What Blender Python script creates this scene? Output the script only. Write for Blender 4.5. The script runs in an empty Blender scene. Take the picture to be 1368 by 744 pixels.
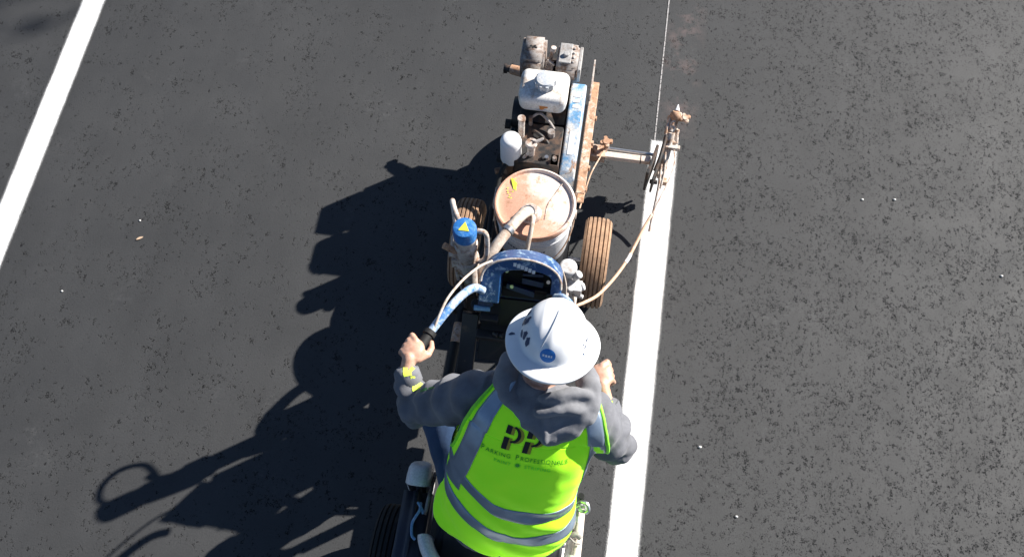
import bpy, bmesh, math, random
import numpy as np
from mathutils import Vector, Matrix, noise
from mathutils.bvhtree import BVHTree
random.seed(7)
V = Vector
R = math.radians
scene = bpy.context.scene
COL = scene.collection

# ------------------------------------------------------------------ camera
cam_data = bpy.data.cameras.new('Camera')
cam = bpy.data.objects.new('Camera', cam_data)
COL.objects.link(cam)
cam.location = (0.2274, -2.4407, 4.5637)
cam.rotation_euler = (R(26.603), 0, R(8.389))
cam_data.sensor_width = 36.0
cam_data.lens = 1500.0 / 1368.0 * 36.0
cam_data.clip_end = 2000
scene.camera = cam

# ------------------------------------------------------------------ sky, sun, exposure
SUN = V((1.32, 0.93, 1.0)).normalized()
world = bpy.data.worlds.new('World')
scene.world = world
world.use_nodes = True
wn = world.node_tree
sky = wn.nodes.new('ShaderNodeTexSky')
sky.sky_type = 'NISHITA'
sky.sun_disc = False
sky.air_density = 0.75
sky.dust_density = 0.3
sky.ozone_density = 3.0
sky.sun_elevation = math.asin(SUN.z)
sky.sun_rotation = math.atan2(SUN.x, SUN.y)
bg = wn.nodes['Background']
wn.links.new(sky.outputs[0], bg.inputs[0])
bg.inputs[1].default_value = 0.05
sd = bpy.data.lights.new('Sun', 'SUN')
sd.energy = 5.0
sd.angle = R(0.53)
sd.color = (1.0, 0.955, 0.89)
so = bpy.data.objects.new('Sun', sd)
COL.objects.link(so)
so.location = (6, 2, 8)
so.rotation_euler = (-SUN).to_track_quat('-Z', 'Y').to_euler()
scene.view_settings.view_transform = 'Standard'
scene.view_settings.look = 'None'
scene.view_settings.exposure = 1.1
scene.view_settings.gamma = 1.0
scene.render.engine = 'CYCLES'

# ------------------------------------------------------------------ material helpers
class NT:
    def __init__(s, name):
        s.m = bpy.data.materials.new(name)
        s.m.use_nodes = True
        s.t = s.m.node_tree
        s.b = s.t.nodes['Principled BSDF']
        s.out = s.t.nodes['Material Output']
        s.co = None
    def n(s, typ, **kw):
        k = s.t.nodes.new(typ)
        for a, v in kw.items():
            setattr(k, a, v)
        return k
    def link(s, a, b):
        s.t.links.new(a, b)
    def coord(s):
        if s.co is None:
            s.co = s.n('ShaderNodeTexCoord').outputs['Object']
        return s.co
    def noise(s, scale, detail=4, rough=.6, vec=None, dist=0):
        k = s.n('ShaderNodeTexNoise')
        k.inputs['Scale'].default_value = scale
        k.inputs['Detail'].default_value = detail
        k.inputs['Roughness'].default_value = rough
        k.inputs['Distortion'].default_value = dist
        s.link(vec or s.coord(), k.inputs['Vector'])
        return k.outputs[0]
    def ramp(s, fac, stops, interp='LINEAR'):
        k = s.n('ShaderNodeValToRGB')
        e = k.color_ramp
        e.interpolation = interp
        while len(e.elements) < len(stops):
            e.elements.new(.5)
        for el, (p, c) in zip(e.elements, stops):
            el.position = p
            el.color = (c, c, c, 1) if isinstance(c, (int, float)) else (*c, 1)
        s.link(fac, k.inputs[0])
        return k.outputs[0]
    def mix(s, fac, a, b, blend='MIX'):
        k = s.n('ShaderNodeMix', data_type='RGBA', blend_type=blend)
        for sock, v in ((k.inputs[0], fac), (k.inputs[6], a), (k.inputs[7], b)):
            if isinstance(v, (int, float)):
                sock.default_value = v
            elif isinstance(v, tuple):
                sock.default_value = (*v, 1)
            else:
                s.link(v, sock)
        return k.outputs[2]
    def math(s, op, a, b=0.0, c=0.0, clamp=False):
        k = s.n('ShaderNodeMath', operation=op)
        k.use_clamp = clamp
        for i, v in enumerate((a, b, c)):
            if isinstance(v, (int, float)):
                k.inputs[i].default_value = v
            else:
                s.link(v, k.inputs[i])
        return k.outputs[0]
    def bump(s, h, strength=.3, dist=.002, prev=None):
        k = s.n('ShaderNodeBump')
        k.inputs['Strength'].default_value = strength
        k.inputs['Distance'].default_value = dist
        s.link(h, k.inputs['Height'])
        if prev:
            s.link(prev, k.inputs['Normal'])
        return k.outputs[0]
    def base(s, c):
        if isinstance(c, tuple):
            s.b.inputs['Base Color'].default_value = (*c, 1)
        else:
            s.link(c, s.b.inputs['Base Color'])
    def set(s, rough=None, metal=None, spec=None, normal=None):
        for key, v in (('Roughness', rough), ('Metallic', metal), ('Specular IOR Level', spec), ('Normal', normal)):
            if v is None:
                continue
            if isinstance(v, (int, float)):
                s.b.inputs[key].default_value = v
            else:
                s.link(v, s.b.inputs[key])

def worn(name, col, dirt=(.42, .27, .17), amt=.45, scale=9, rough=.5, metal=0., fine=60, dirt2=None, bump=.25, soft=.12):
    """painted surface with patches of dried paint and dust"""
    t = NT(name)
    n1 = t.noise(scale, 8, .7, dist=.4)
    n2 = t.noise(fine, 5, .7)
    mixn = t.math('ADD', t.math('MULTIPLY', n1, .75), t.math('MULTIPLY', n2, .25))
    p = .5 + (.5 - amt) * .42
    m = t.ramp(mixn, [(p - soft * .5, 0.), (p + soft * .5, 1.)])
    c = t.mix(m, col, dirt)
    if dirt2:
        n3 = t.noise(scale * 1.9, 6, .75, dist=.8)
        c = t.mix(t.ramp(n3, [(.56, 0.), (.63, 1.)]), c, dirt2)
    v = t.ramp(t.noise(fine * 2.2, 3), [(.3, .78), (.7, 1.1)])
    c = t.mix(1., c, v, 'MULTIPLY')
    t.base(c)
    t.set(rough=t.ramp(m, [(0, rough), (1, min(1, rough + .3))]), metal=metal, normal=t.bump(mixn, bump, .003))
    return t.m

def flat(name, col, rough=.5, metal=0., spec=.5, fine=80, var=.15):
    t = NT(name)
    v = t.ramp(t.noise(fine, 5, .65), [(.25, 1 - var), (.75, 1 + var)])
    t.base(t.mix(1., col, v, 'MULTIPLY'))
    t.set(rough=rough, metal=metal, spec=spec, normal=t.bump(t.noise(fine * 1.7, 3), .15, .001))
    return t.m

def cloth(name, col, weave=900, var=.18, rough=.9, sheen=.15):
    t = NT(name)
    n = t.noise(14, 5, .6)
    c = t.mix(1., col, t.ramp(n, [(.3, 1 - var), (.7, 1 + var)]), 'MULTIPLY')
    c = t.mix(1., c, t.ramp(t.noise(weave, 2), [(.3, .86), (.7, 1.08)]), 'MULTIPLY')
    t.base(c)
    nb = t.bump(t.noise(weave, 2), .25, .0008)
    t.set(rough=rough, spec=.15, normal=t.bump(t.noise(38, 4, .55), .22, .006, nb))
    t.b.inputs['Sheen Weight'].default_value = sheen
    return t.m

# ------------------------------------------------------------------ mesh helpers
def link(name, me, m=None, parent=None, smooth=True):
    o = bpy.data.objects.new(name, me)
    COL.objects.link(o)
    if m is not None:
        me.materials.clear()
        me.materials.append(m)
    if smooth:
        for p in me.polygons:
            p.use_smooth = True
    if parent is not None:
        o.parent = parent
        if parent.type == 'EMPTY':          # meshes are written in world coordinates
            o.matrix_parent_inverse = Matrix.Translation(-parent.location)
    return o

def clusters(bm, gap=.004):
    """loose islands grouped into pieces that touch each other"""
    bm.verts.index_update()
    bm.verts.ensure_lookup_table()
    isl = [-1] * len(bm.verts)
    boxes = []
    for v in bm.verts:
        if isl[v.index] >= 0:
            continue
        k = len(boxes)
        st = [v]
        isl[v.index] = k
        lo, hi = v.co.copy(), v.co.copy()
        while st:
            w = st.pop()
            for i in range(3):
                lo[i] = min(lo[i], w.co[i])
                hi[i] = max(hi[i], w.co[i])
            for e in w.link_edges:
                o = e.other_vert(w)
                if isl[o.index] < 0:
                    isl[o.index] = k
                    st.append(o)
        boxes.append((lo, hi))
    root = list(range(len(boxes)))
    def find(i):
        while root[i] != i:
            i = root[i]
        return i
    for i in range(len(boxes)):
        for j in range(i):
            if all(boxes[i][0][a] - gap < boxes[j][1][a] and boxes[j][0][a] - gap < boxes[i][1][a] for a in range(3)):
                root[find(i)] = find(j)
    return [find(k) for k in isl], sorted({find(k) for k in range(len(boxes))})

def obj(name, bm, m=None, parent=None, smooth=False, bevel=0., seg=2, sharp=40, split=True):
    if parent is not None and split and len(bm.verts) < 6000:
        own, roots = clusters(bm)
        if len(roots) > 1:                      # pieces that stand apart become parts of their own
            first = None
            for r in roots:
                b2 = bm.copy()
                b2.verts.ensure_lookup_table()
                for v in [v for v in b2.verts if own[v.index] != r]:
                    b2.verts.remove(v)
                o = obj(name, b2, m, parent, smooth, bevel, seg, sharp, False)
                first = first or o
            bm.free()
            return first
    me = bpy.data.meshes.new(name)
    bmesh.ops.recalc_face_normals(bm, faces=bm.faces)
    bm.to_mesh(me)
    bm.free()
    o = link(name, me, m, parent, smooth=True)
    if not smooth:
        me.set_sharp_from_angle(angle=R(sharp))
    if bevel:
        b = o.modifiers.new('Bevel', 'BEVEL')
        b.width = bevel
        b.segments = seg
        b.limit_method = 'ANGLE'
        b.angle_limit = R(35)
        b.harden_normals = False
    return o

def thing(name, label, cat, loc, group=None):
    o = bpy.data.objects.new(name, None)
    COL.objects.link(o)
    o.location = loc
    o.empty_display_size = .1
    tag(o, label, cat, group)
    return o

def tag(o, label, cat, group=None):
    o['label'] = label
    o['category'] = cat
    if group:
        o['group'] = group

def box(bm, c, s, rot=None):
    ret = bmesh.ops.create_cube(bm, size=1.0)
    M = Matrix.Translation(V(c)) @ (rot.to_4x4() if rot is not None else Matrix()) @ Matrix.Diagonal((*s, 1))
    bmesh.ops.transform(bm, matrix=M, verts=ret['verts'])
    return ret['verts']

def frame_of(d):
    d = d.normalized()
    a = V((0, 0, 1)) if abs(d.z) < .9 else V((1, 0, 0))
    x = d.cross(a).normalized()
    return x, d.cross(x).normalized()

def cyl(bm, p0, p1, r0, r1=None, n=20, caps=True):
    p0, p1 = V(p0), V(p1)
    r1 = r0 if r1 is None else r1
    x, y = frame_of(p1 - p0)
    a, b = [], []
    for i in range(n):
        t = 2 * math.pi * i / n
        d = x * math.cos(t) + y * math.sin(t)
        a.append(bm.verts.new(p0 + d * r0))
        b.append(bm.verts.new(p1 + d * r1))
    for i in range(n):
        j = (i + 1) % n
        bm.faces.new((a[i], a[j], b[j], b[i]))
    if caps:
        bm.faces.new(a[::-1])
        bm.faces.new(b)

def catmull(pts, per=8):
    pts = [V(p) for p in pts]
    if len(pts) < 3:
        return pts
    P = [pts[0] * 2 - pts[1]] + pts + [pts[-1] * 2 - pts[-2]]
    out = []
    for i in range(1, len(P) - 2):
        a, b, c, d = P[i - 1:i + 3]
        for k in range(per):
            t = k / per
            out.append(.5 * ((2 * b) + (c - a) * t + (2 * a - 5 * b + 4 * c - d) * t * t + (3 * b - a - 3 * c + d) * t ** 3))
    out.append(pts[-1])
    return out

def tube(bm, pts, r, n=10, per=8, curve=True):
    P = catmull(pts, per) if curve else [V(p) for p in pts]
    rr = r if callable(r) else (lambda t: r)
    x, _ = frame_of(P[1] - P[0])
    rings = []
    for i, p in enumerate(P):
        d = (P[min(i + 1, len(P) - 1)] - P[max(i - 1, 0)]).normalized()
        x = (x - d * x.dot(d)).normalized()
        y = d.cross(x)
        q = rr(i / (len(P) - 1))
        rings.append([bm.verts.new(p + (x * math.cos(2 * math.pi * k / n) + y * math.sin(2 * math.pi * k / n)) * q) for k in range(n)])
    for a, b in zip(rings, rings[1:]):
        for k in range(n):
            j = (k + 1) % n
            bm.faces.new((a[k], a[j], b[j], b[k]))
    bm.faces.new(rings[0][::-1])
    bm.faces.new(rings[-1])

def lathe(bm, prof, c, axis=(0, 0, 1), n=40, sx=1., sy=1.):
    """prof: (radius, height) pairs; closed where the radius is 0"""
    c = V(c)
    ax = V(axis).normalized()
    if abs(ax.z) > .99:
        x, y = V((1, 0, 0)), V((0, 1, 0))
    else:
        x, y = frame_of(ax)
    rings = []
    for r, h in prof:
        if r < 1e-6:
            rings.append([bm.verts.new(c + ax * h)])
        else:
            rings.append([bm.verts.new(c + ax * h + x * (r * sx * math.cos(2 * math.pi * k / n)) + y * (r * sy * math.sin(2 * math.pi * k / n))) for k in range(n)])
    for a, b in zip(rings, rings[1:]):
        for k in range(n):
            j = (k + 1) % n
            if len(a) == 1 and len(b) == 1:
                continue
            if len(a) == 1:
                bm.faces.new((a[0], b[j], b[k]))
            elif len(b) == 1:
                bm.faces.new((a[k], a[j], b[0]))
            else:
                bm.faces.new((a[k], a[j], b[j], b[k]))

def prism(bm, poly, org, u, v, w, depth):
    """extrude a 2-D outline: org + a*u + b*v, thickness along w"""
    org, u, v, w = V(org), V(u), V(v), V(w)
    a = [bm.verts.new(org + u * p[0] + v * p[1]) for p in poly]
    b = [bm.verts.new(org + u * p[0] + v * p[1] + w * depth) for p in poly]
    n = len(poly)
    bm.faces.new(a[::-1])
    bm.faces.new(b)
    for i in range(n):
        j = (i + 1) % n
        bm.faces.new((a[i], a[j], b[j], b[i]))

def NB():
    return bmesh.new()

def part(name, m, parent, fn, **kw):
    bm = NB()
    fn(bm)
    return obj(name, bm, m, parent, **kw)

# ------------------------------------------------------------------ materials
def asphalt():
    t = NT('asphalt')
    co = t.coord()
    big = t.noise(.55, 4, .6)
    mid = t.noise(3.2, 6, .65)
    # where the surface is open and pitted: more on the right, in patches
    sep = t.n('ShaderNodeSeparateXYZ')
    t.link(co, sep.inputs[0])
    right = t.ramp(t.math('MULTIPLY_ADD', sep.outputs[0], .28, .38), [(.35, 0.), (.75, 1.)])
    patch = t.ramp(t.noise(1.35, 5, .65), [(.44, 0.), (.62, 1.)])
    dens = t.math('ADD', t.math('MULTIPLY', right, .60), t.math('MULTIPLY', patch, .30), clamp=True)
    # pits: ragged gaps between stones, in loose clusters, stretched a little along the line of travel
    mp = t.n('ShaderNodeMapping')
    mp.inputs['Scale'].default_value = (1.0, .78, 1.0)
    t.link(co, mp.inputs[0])
    clus = t.noise(6.5, 4, .65)
    amt = t.math('MULTIPLY_ADD', dens, .62, t.math('MULTIPLY_ADD', clus, 2.6, -1.25), clamp=True)
    def chips(scale, amp, keep, seed):
        nz = t.n('ShaderNodeTexNoise')
        nz.inputs['Scale'].default_value = scale * 1.7
        nz.inputs['Detail'].default_value = 3
        t.link(co, nz.inputs['Vector'])
        wv = t.n('ShaderNodeVectorMath', operation='MULTIPLY_ADD')
        wv.inputs[1].default_value = (amp, amp, 0)
        t.link(nz.outputs[1], wv.inputs[0])
        t.link(mp.outputs[0], wv.inputs[2])
        vo = t.n('ShaderNodeTexVoronoi', voronoi_dimensions='2D')
        vo.inputs['Scale'].default_value = scale
        t.link(wv.outputs[0], vo.inputs['Vector'])
        cs_ = t.n('ShaderNodeSeparateColor')
        t.link(vo.outputs['Color'], cs_.inputs[0])
        pick = t.math('LESS_THAN', cs_.outputs[seed], t.math('MULTIPLY_ADD', amt, keep, .02))
        rad = t.math('MULTIPLY_ADD', cs_.outputs[(seed + 1) % 3], .40, .16)
        inside = t.math('MULTIPLY', t.math('SUBTRACT', rad, vo.outputs['Distance']), 5.5, clamp=True)
        return t.math('MULTIPLY', pick, inside)
    p1 = chips(80, .040, .72, 0)
    p2 = chips(48, .060, .26, 1)
    p3 = chips(160, .018, .60, 2)
    gaps = t.ramp(t.noise(210, 3, .7), [(.38, .1), (.55, 1.)])
    pit = t.math('MULTIPLY', t.math('MAXIMUM', t.math('MAXIMUM', p1, t.math('MULTIPLY', p2, .85)), t.math('MULTIPLY', p3, .65)), gaps)
    fine = t.noise(420, 3, .7)
    grain = t.noise(135, 4, .75)
    mps = t.n('ShaderNodeMapping')
    mps.inputs['Scale'].default_value = (9.0, .5, 1.0)
    t.link(co, mps.inputs[0])
    streak = t.noise(1.0, 5, .6, mps.outputs[0])
    c = t.ramp(big, [(.3, (.035, .0358, .0370)), (.7, (.047, .0475, .0482))])
    c = t.mix(1., c, t.ramp(mid, [(.25, .86), (.75, 1.14)]), 'MULTIPLY')
    c = t.mix(1., c, t.ramp(streak, [(.25, .93), (.75, 1.07)]), 'MULTIPLY')
    c = t.mix(1., c, t.ramp(grain, [(.25, .80), (.75, 1.20)]), 'MULTIPLY')
    c = t.mix(1., c, t.ramp(fine, [(.2, .78), (.8, 1.22)]), 'MULTIPLY')
    c = t.mix(t.math('MULTIPLY', pit, .93), c, (.005, .005, .006))
    # pinkish chalk dust beside the layout line
    dx = t.math('MULTIPLY', t.math('SUBTRACT', sep.outputs[0], .565), 9.)
    dxx = t.math('SUBTRACT', 1., t.math('MULTIPLY', dx, dx), clamp=True)
    ahead = t.ramp(t.math('MULTIPLY_ADD', sep.outputs[1], .4, 0), [(.24, 0.), (.36, 1.)])
    dust = t.math('MULTIPLY', t.math('MULTIPLY', dxx, ahead), t.ramp(t.noise(5.5, 6, .75), [(.50, 0.), (.70, .34)]))
    c = t.mix(dust, c, (.30, .20, .18))
    # pale rings and scuffs left by dried water
    sc = t.math('MULTIPLY', t.ramp(t.noise(2.6, 3), [(.60, 0.), (.70, 1.)]), t.ramp(t.noise(40, 5, .75), [(.48, 0.), (.7, .26)]))
    c = t.mix(sc, c, (.16, .16, .16))
    t.base(c)
    h = t.math('ADD', t.math('MULTIPLY', fine, .35), t.math('MULTIPLY', pit, -1.5))
    h = t.math('ADD', h, t.math('MULTIPLY', grain, .9))
    h = t.math('ADD', h, t.math('MULTIPLY', t.noise(120, 3), .5))
    t.set(rough=t.ramp(t.noise(6, 4), [(.3, .56), (.7, .68)]), spec=t.ramp(pit, [(0., .38), (.7, .04)]), normal=t.bump(h, .5, .0020))
    return t.m

def stripe_paint(x0, w, name, yend=None, base=.80):
    """wet white traffic paint with a thin feather of overspray along both edges"""
    t = NT(name)
    sep = t.n('ShaderNodeSeparateXYZ')
    t.link(t.coord(), sep.inputs[0])
    d = t.math('ABSOLUTE', t.math('SUBTRACT', sep.outputs[0], x0))
    d = t.math('SUBTRACT', d, w / 2)
    if yend is not None:
        e = t.math('SUBTRACT', sep.outputs[1], yend)
        d = t.math('MAXIMUM', d, e)
    speck = t.math('MULTIPLY_ADD', t.noise(230, 5, .8), .044, -.022)
    wob = t.math('MULTIPLY_ADD', t.noise(7, 3), .008, -.004)
    d = t.math('ADD', t.math('ADD', d, speck), wob)
    a = t.ramp(t.math('MULTIPLY_ADD', d, -25., .5), [(.24, 0.), (.40, .22), (.52, .85), (.66, 1.)])
    v = t.ramp(t.noise(18, 5), [(.3, .94), (.7, 1.04)])
    t.base(t.mix(1., (base, base, base * .985), v, 'MULTIPLY'))
    t.set(rough=.45, spec=.4, normal=t.bump(t.noise(150, 4, .7), .45, .0022))
    t.link(a, t.b.inputs['Alpha'])
    return t.m

BLACKP = worn('black_frame_paint', (.012, .012, .014), (.10, .075, .06), .18, 12, .42)
DARKMETAL = worn('dark_engine_metal', (.02, .019, .019), (.12, .07, .045), .40, 16, .55)
BLUE = worn('blue_machine_paint', (.018, .080, .23), (.45, .60, .74), .32, 26, .32)
NAVY = worn('navy_panel_paint', (.012, .035, .12), (.10, .16, .28), .22, 24, .38)
BLUECOVER = worn('chipped_blue_cover_paint', (.14, .33, .56), (.70, .68, .64), .46, 7, .38, dirt2=(.34, .20, .12))
RUST = worn('dried_tan_paint_crust', (.48, .28, .17), (.74, .60, .49), .40, 22, .8, bump=.6, dirt2=(.22, .11, .06))
LIDM = worn('dusty_pail_lid', (.66, .47, .35), (.80, .74, .68), .50, 6, .75, bump=.4)
PAILW = worn('white_pail_plastic', (.74, .75, .77), (.52, .43, .36), .20, 14, .45)
WHITEP = worn('white_tank_paint', (.80, .79, .76), (.46, .38, .31), .20, 11, .42, dirt2=None)
WHITEF = flat('white_filter_paint', (.82, .82, .82), .35, var=.04)
SHELLW = worn('white_seat_shell', (.78, .77, .76), (.5, .45, .40), .16, 7, .4)
GREYC = worn('grey_dusty_cast_metal', (.34, .31, .29), (.16, .10, .07), .44, 14, .6)
PALEM = worn('pale_paint_crusted_metal', (.60, .54, .49), (.30, .18, .12), .45, 26, .6, bump=.5)
STEEL = flat('bright_steel', (.60, .60, .60), .32, .9)
TYRE = worn('dusty_tyre_rubber', (.10, .062, .042), (.50, .31, .19), .62, 14, .9, soft=.4, bump=.2)
TYREB = worn('black_tyre_rubber', (.016, .016, .017), (.06, .05, .045), .3, 12, .85)
RIM = worn('tan_wheel_rim', (.55, .40, .30), (.72, .58, .47), .5, 18, .6)
HOSEW = worn('pale_dusty_hose', (.60, .52, .45), (.44, .33, .25), .40, 30, .65)
HOSET = worn('tan_airless_hose', (.60, .39, .26), (.72, .60, .50), .34, 40, .6)
CAPG = worn('grey_plastic_cap', (.50, .53, .57), (.68, .66, .63), .35, 30, .55)
RUBBER = flat('black_rubber', (.012, .012, .012), .7)
DKSEAT = flat('black_seat_vinyl', (.016, .017, .02), .5)
LABELW = flat('white_label', (.78, .80, .82), .5, var=.1)
LABELB = flat('dark_blue_print', (.01, .025, .09), .5)
YELLOWL = flat('yellow_triangle_print', (.75, .72, .06), .5)

# ------------------------------------------------------------------ ground and stripes
def structure(o):
    o['kind'] = 'structure'
    return o

def sheet(name, x0, x1, y0, y1, z, m):
    bm = NB()
    bm.faces.new([bm.verts.new(p) for p in ((x0, y0, z), (x1, y0, z), (x1, y1, z), (x0, y1, z))])
    return structure(obj(name, bm, m))

sheet('asphalt_ground', -600, 600, -600, 600, 0, asphalt())
LX, LW = .5165, .122
sheet('parking_stripe', LX - .09, LX + .09, -9, .70, .004, stripe_paint(LX, LW, 'fresh_white_stripe_paint', .655))
sheet('parking_stripe', -2.4855 - .08, -2.4855 + .08, -9, 9, .004, stripe_paint(-2.4855, .108, 'white_stripe_paint'))

def chalk():
    t = NT('chalk_layout_mark')
    t.base((.48, .46, .45))
    a = t.ramp(t.noise(120, 4, .7), [(.34, 0.), (.52, .9)])
    t.link(a, t.b.inputs['Alpha'])
    t.set(rough=.95)
    return t.m
bm = NB()
prev = None
for i in range(61):
    y = .60 + i * .14
    x = .469 - (y - .6) * .004
    a = (bm.verts.new((x - .0030, y, .003)), bm.verts.new((x + .0030, y, .003)))
    if prev:
        bm.faces.new((prev[0], prev[1], a[1], a[0]))
    prev = a
structure(obj('chalk_layout_line', bm, chalk()))

# ------------------------------------------------------------------ line striper
ST = thing('line_striper', 'paint-crusted airless line striping machine with blue arched console, pushed along the fresh white stripe', 'line striper', (-.03, -.15, 0))
AX = -.03

def make_tyre(bm, r, w, c):
    prof = []
    h = w / 2
    prof.append((r * .60, -h * .80))
    prof.append((r * .74, -h * .98))
    prof.append((r * .90, -h * .98))
    prof.append((r * .965, -h * .82))
    ribs = 5
    span = h * .78
    for k in range(ribs):
        a = -span + 2 * span * k / ribs
        b = -span + 2 * span * (k + 1) / ribs
        g = (b - a) * .13
        crown = lambda x: r * (1 - .035 * (x / h) ** 2)
        prof.append((crown(a + g) * .955, a + g * .4))
        prof.append((crown(a + g), a + g * 1.6))
        prof.append((crown(b - g), b - g * 1.6))
        prof.append((crown(b - g) * .955, b - g * .4))
    prof += [(r * .965, h * .82), (r * .90, h * .98), (r * .74, h * .98), (r * .60, h * .80), (r * .60, -h * .80)]
    lathe(bm, prof, c, (1, 0, 0), 56)

def make_rim(bm, r, w, c):
    h = w / 2
    lathe(bm, [(0, -h * .3), (r * .16, -h * .34), (r * .2, -h * .1), (r * .5, -h * .2), (r * .6, -h * .85), (r * .63, -h * .86), (r * .63, h * .86), (r * .6, h * .85),
               (r * .5, h * .2), (r * .2, h * .1), (r * .18, h * .9), (r * .1, h * .95), (0, h * .95)], c, (1, 0, 0), 40)

def wheel(parent, c, r, w, rim, ty):
    bm = NB()
    make_rim(bm, r, w, V(c))
    a = obj('wheel', bm, rim, parent)
    bm = NB()
    make_tyre(bm, r, w, V(c))
    b = obj('tyre', bm, ty, a, sharp=28)
    def bolts(q):
        for k in range(5):
            t = 2 * math.pi * k / 5
            p = V(c) + V((w * .05, math.cos(t) * r * .33, math.sin(t) * r * .33))
            cyl(q, p, p + V((w * .16, 0, 0)), .009, n=6)
    part('wheel_bolt', STEEL, a, bolts)
    return a

wheel(ST, (.252, -.15, .2), .2, .118, RIM, TYRE)
wheel(ST, (-.312, -.135, .2), .2, .118, RIM, TYRE)
wheel(ST, (-.03, .60, .13), .13, .09, RIM, TYRE)

def frame(bm):
    for x in (-.175, .115):
        box(bm, (x, -.02, .305), (.045, 1.22, .045))
    for y in (-.50, -.26, .14, .56):
        box(bm, (AX, y, .3), (.245, .04, .036))
    box(bm, (AX, .36, .345), (.30, .50, .012))
part('frame', BLACKP, ST, frame, bevel=.004)
part('axle', STEEL, ST, lambda b: cyl(b, (-.34, -.15, .2), (.30, -.15, .2), .014))
def caster(bm):
    for s in (-1, 1):
        box(bm, (AX + s * .058, .585, .19), (.008, .05, .16))
    box(bm, (AX, .57, .272), (.124, .07, .010))
part('caster_fork', BLACKP, ST, caster, bevel=.002)
def platform(bm):
    box(bm, (-.02, -.14, .245), (.30, .31, .012))
    for x in (-.168, .128):
        for y in (-.26, -.02):
            box(bm, (x, y, .27), (.008, .03, .06))
part('pail_platform', DARKMETAL, ST, platform)

# engine ------------------------------------------------------------------
def engine_block(bm):
    box(bm, (-.05, .44, .44), (.20, .24, .18))
    box(bm, (-.05, .59, .45), (.22, .20, .18))
    for k in range(7):
        box(bm, (-.05, .515 + k * .02, .50), (.17, .007, .12))
    cyl(bm, (-.16, .42, .44), (-.145, .42, .44), .070, n=28)
part('engine_block', DARKMETAL, ST, engine_block, bevel=.006)
def recoil(bm):
    lathe(bm, [(0, 0), (.03, 0), (.04, -.008), (.068, -.008), (.072, .012), (.072, .03)], (-.180, .42, .44), (1, 0, 0), 30)
part('recoil_cover', BLACKP, ST, recoil)
# fuel tank: rounded box, top z .69
def tank(bm):
    vs = box(bm, (-.055, .415, .625), (.216, .178, .105))
    for v in vs:
        if v.co.z < .6:
            v.co.x = -.055 + (v.co.x + .055) * .90
            v.co.y = .415 + (v.co.y - .415) * .92
    ed = list(bm.edges)
    bmesh.ops.bevel(bm, geom=ed, offset=.034, segments=6, profile=.5, affect='EDGES')
TANKM = worn('white_fuel_tank_paint', (.80, .78, .74), (.44, .33, .25), .33, 8, .4, dirt2=None)
tk = part('fuel_tank', TANKM, ST, tank, smooth=True)
def seam(bm):
    for s in range(48):
        pass
    n = 64
    pts = []
    for i in range(n):
        t = 2 * math.pi * i / n
        c, s_ = math.cos(t), math.sin(t)
        k = .5
        pts.append(V((-.055 + .0985 * math.copysign(abs(c) ** k, c), .415 + .083 * math.copysign(abs(s_) ** k, s_), .607)))
    tube(bm, pts + [pts[0]], .005, 6, curve=False)
part('tank_seam', TANKM, tk, seam, smooth=True)
def fuelcap(bm):
    n = 48
    prof = [(0.040, 0.0), (.041, .010), (.041, .036), (.036, .043), (.018, .046), (0, .046)]
    lathe(bm, prof, (-.052, .415, .676), (0, 0, 1), n)
    for k in range(10):
        t = 2 * math.pi * k / 10
        p = V((-.052 + .041 * math.cos(t), .415 + .041 * math.sin(t), .676))
        cyl(bm, p + V((0, 0, .006)), p + V((0, 0, .037)), .0065, n=8)
part('fuel_cap', CAPG, tk, fuelcap)
def rustspot(bm):
    pts = []
    for i in range(18):
        t = 2 * math.pi * i / 18
        q = .011 * (1 + .35 * math.sin(3 * t + 1))
        pts.append((q * 1.6 * math.cos(t), q * math.sin(t)))
    prism(bm, pts, (-.05, .3285, .632), (1, 0, 0), (0, .25, .97), (0, -1, .25), .0015)
part('rust_patch', flat('orange_rust', (.55, .22, .06), .9), tk, rustspot)
# muffler (front left) and air cleaner (front right)
def muffler(bm):
    vs = box(bm, (-.126, .602, .600), (.104, .150, .14))
    bmesh.ops.bevel(bm, geom=list(bm.edges), offset=.013, segments=4, affect='EDGES')
mf = part('muffler', GREYC, ST, muffler, smooth=True)
def burn(bm):
    random.seed(4)
    for k in range(5):
        pts = []
        cx, cy = (k - 2) * .007, (k % 2) * .008 - .004
        for i in range(12):
            t = 2 * math.pi * i / 12
            q = .0055 * random.uniform(.5, 1.2)
            pts.append((cx + q * 1.2 * math.cos(t), cy + q * .8 * math.sin(t)))
        prism(bm, pts, (-.130, .61, .6702), (1, .1, 0), (-.1, 1, 0), (0, 0, 1), .0012 + k * .0003)
part('burnt_paint', RUBBER, mf, burn)
def exhaust(bm):
    cyl(bm, (-.150, .665, .40), (-.238, .688, .388), .026, .022)
part('exhaust_pipe', RUST, ST, exhaust)
def tip(bm):
    cyl(bm, (-.230, .687, .388), (-.268, .695, .386), .017)
    box(bm, (-.264, .695, .38), (.018, .036, .026))
part('exhaust_tip', DARKMETAL, ST, tip)
def airclean(bm):
    vs = box(bm, (.028, .588, .600), (.098, .145, .13))
    bmesh.ops.bevel(bm, geom=list(bm.edges), offset=.014, segments=3, affect='EDGES')
ac = part('air_cleaner', GREYC, ST, airclean, smooth=True)
def acover(bm):
    box(bm, (.014, .597, .667), (.054, .105, .008))
    for k in range(4):
        box(bm, (.050, .555 + k * .024, .667), (.009, .010, .007))
    for k in range(5):
        box(bm, (-.008 + k * .012, .522, .625), (.005, .010, .05))
    box(bm, (.0795, .590, .61), (.014, .125, .085))
    cyl(bm, (.018, .585, .67), (.018, .585, .684), .012)
part('air_cleaner_cover', worn('grey_scuffed_cover', (.40, .39, .38), (.20, .15, .12), .34, 16, .55), ac, acover, bevel=.0025)
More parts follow.
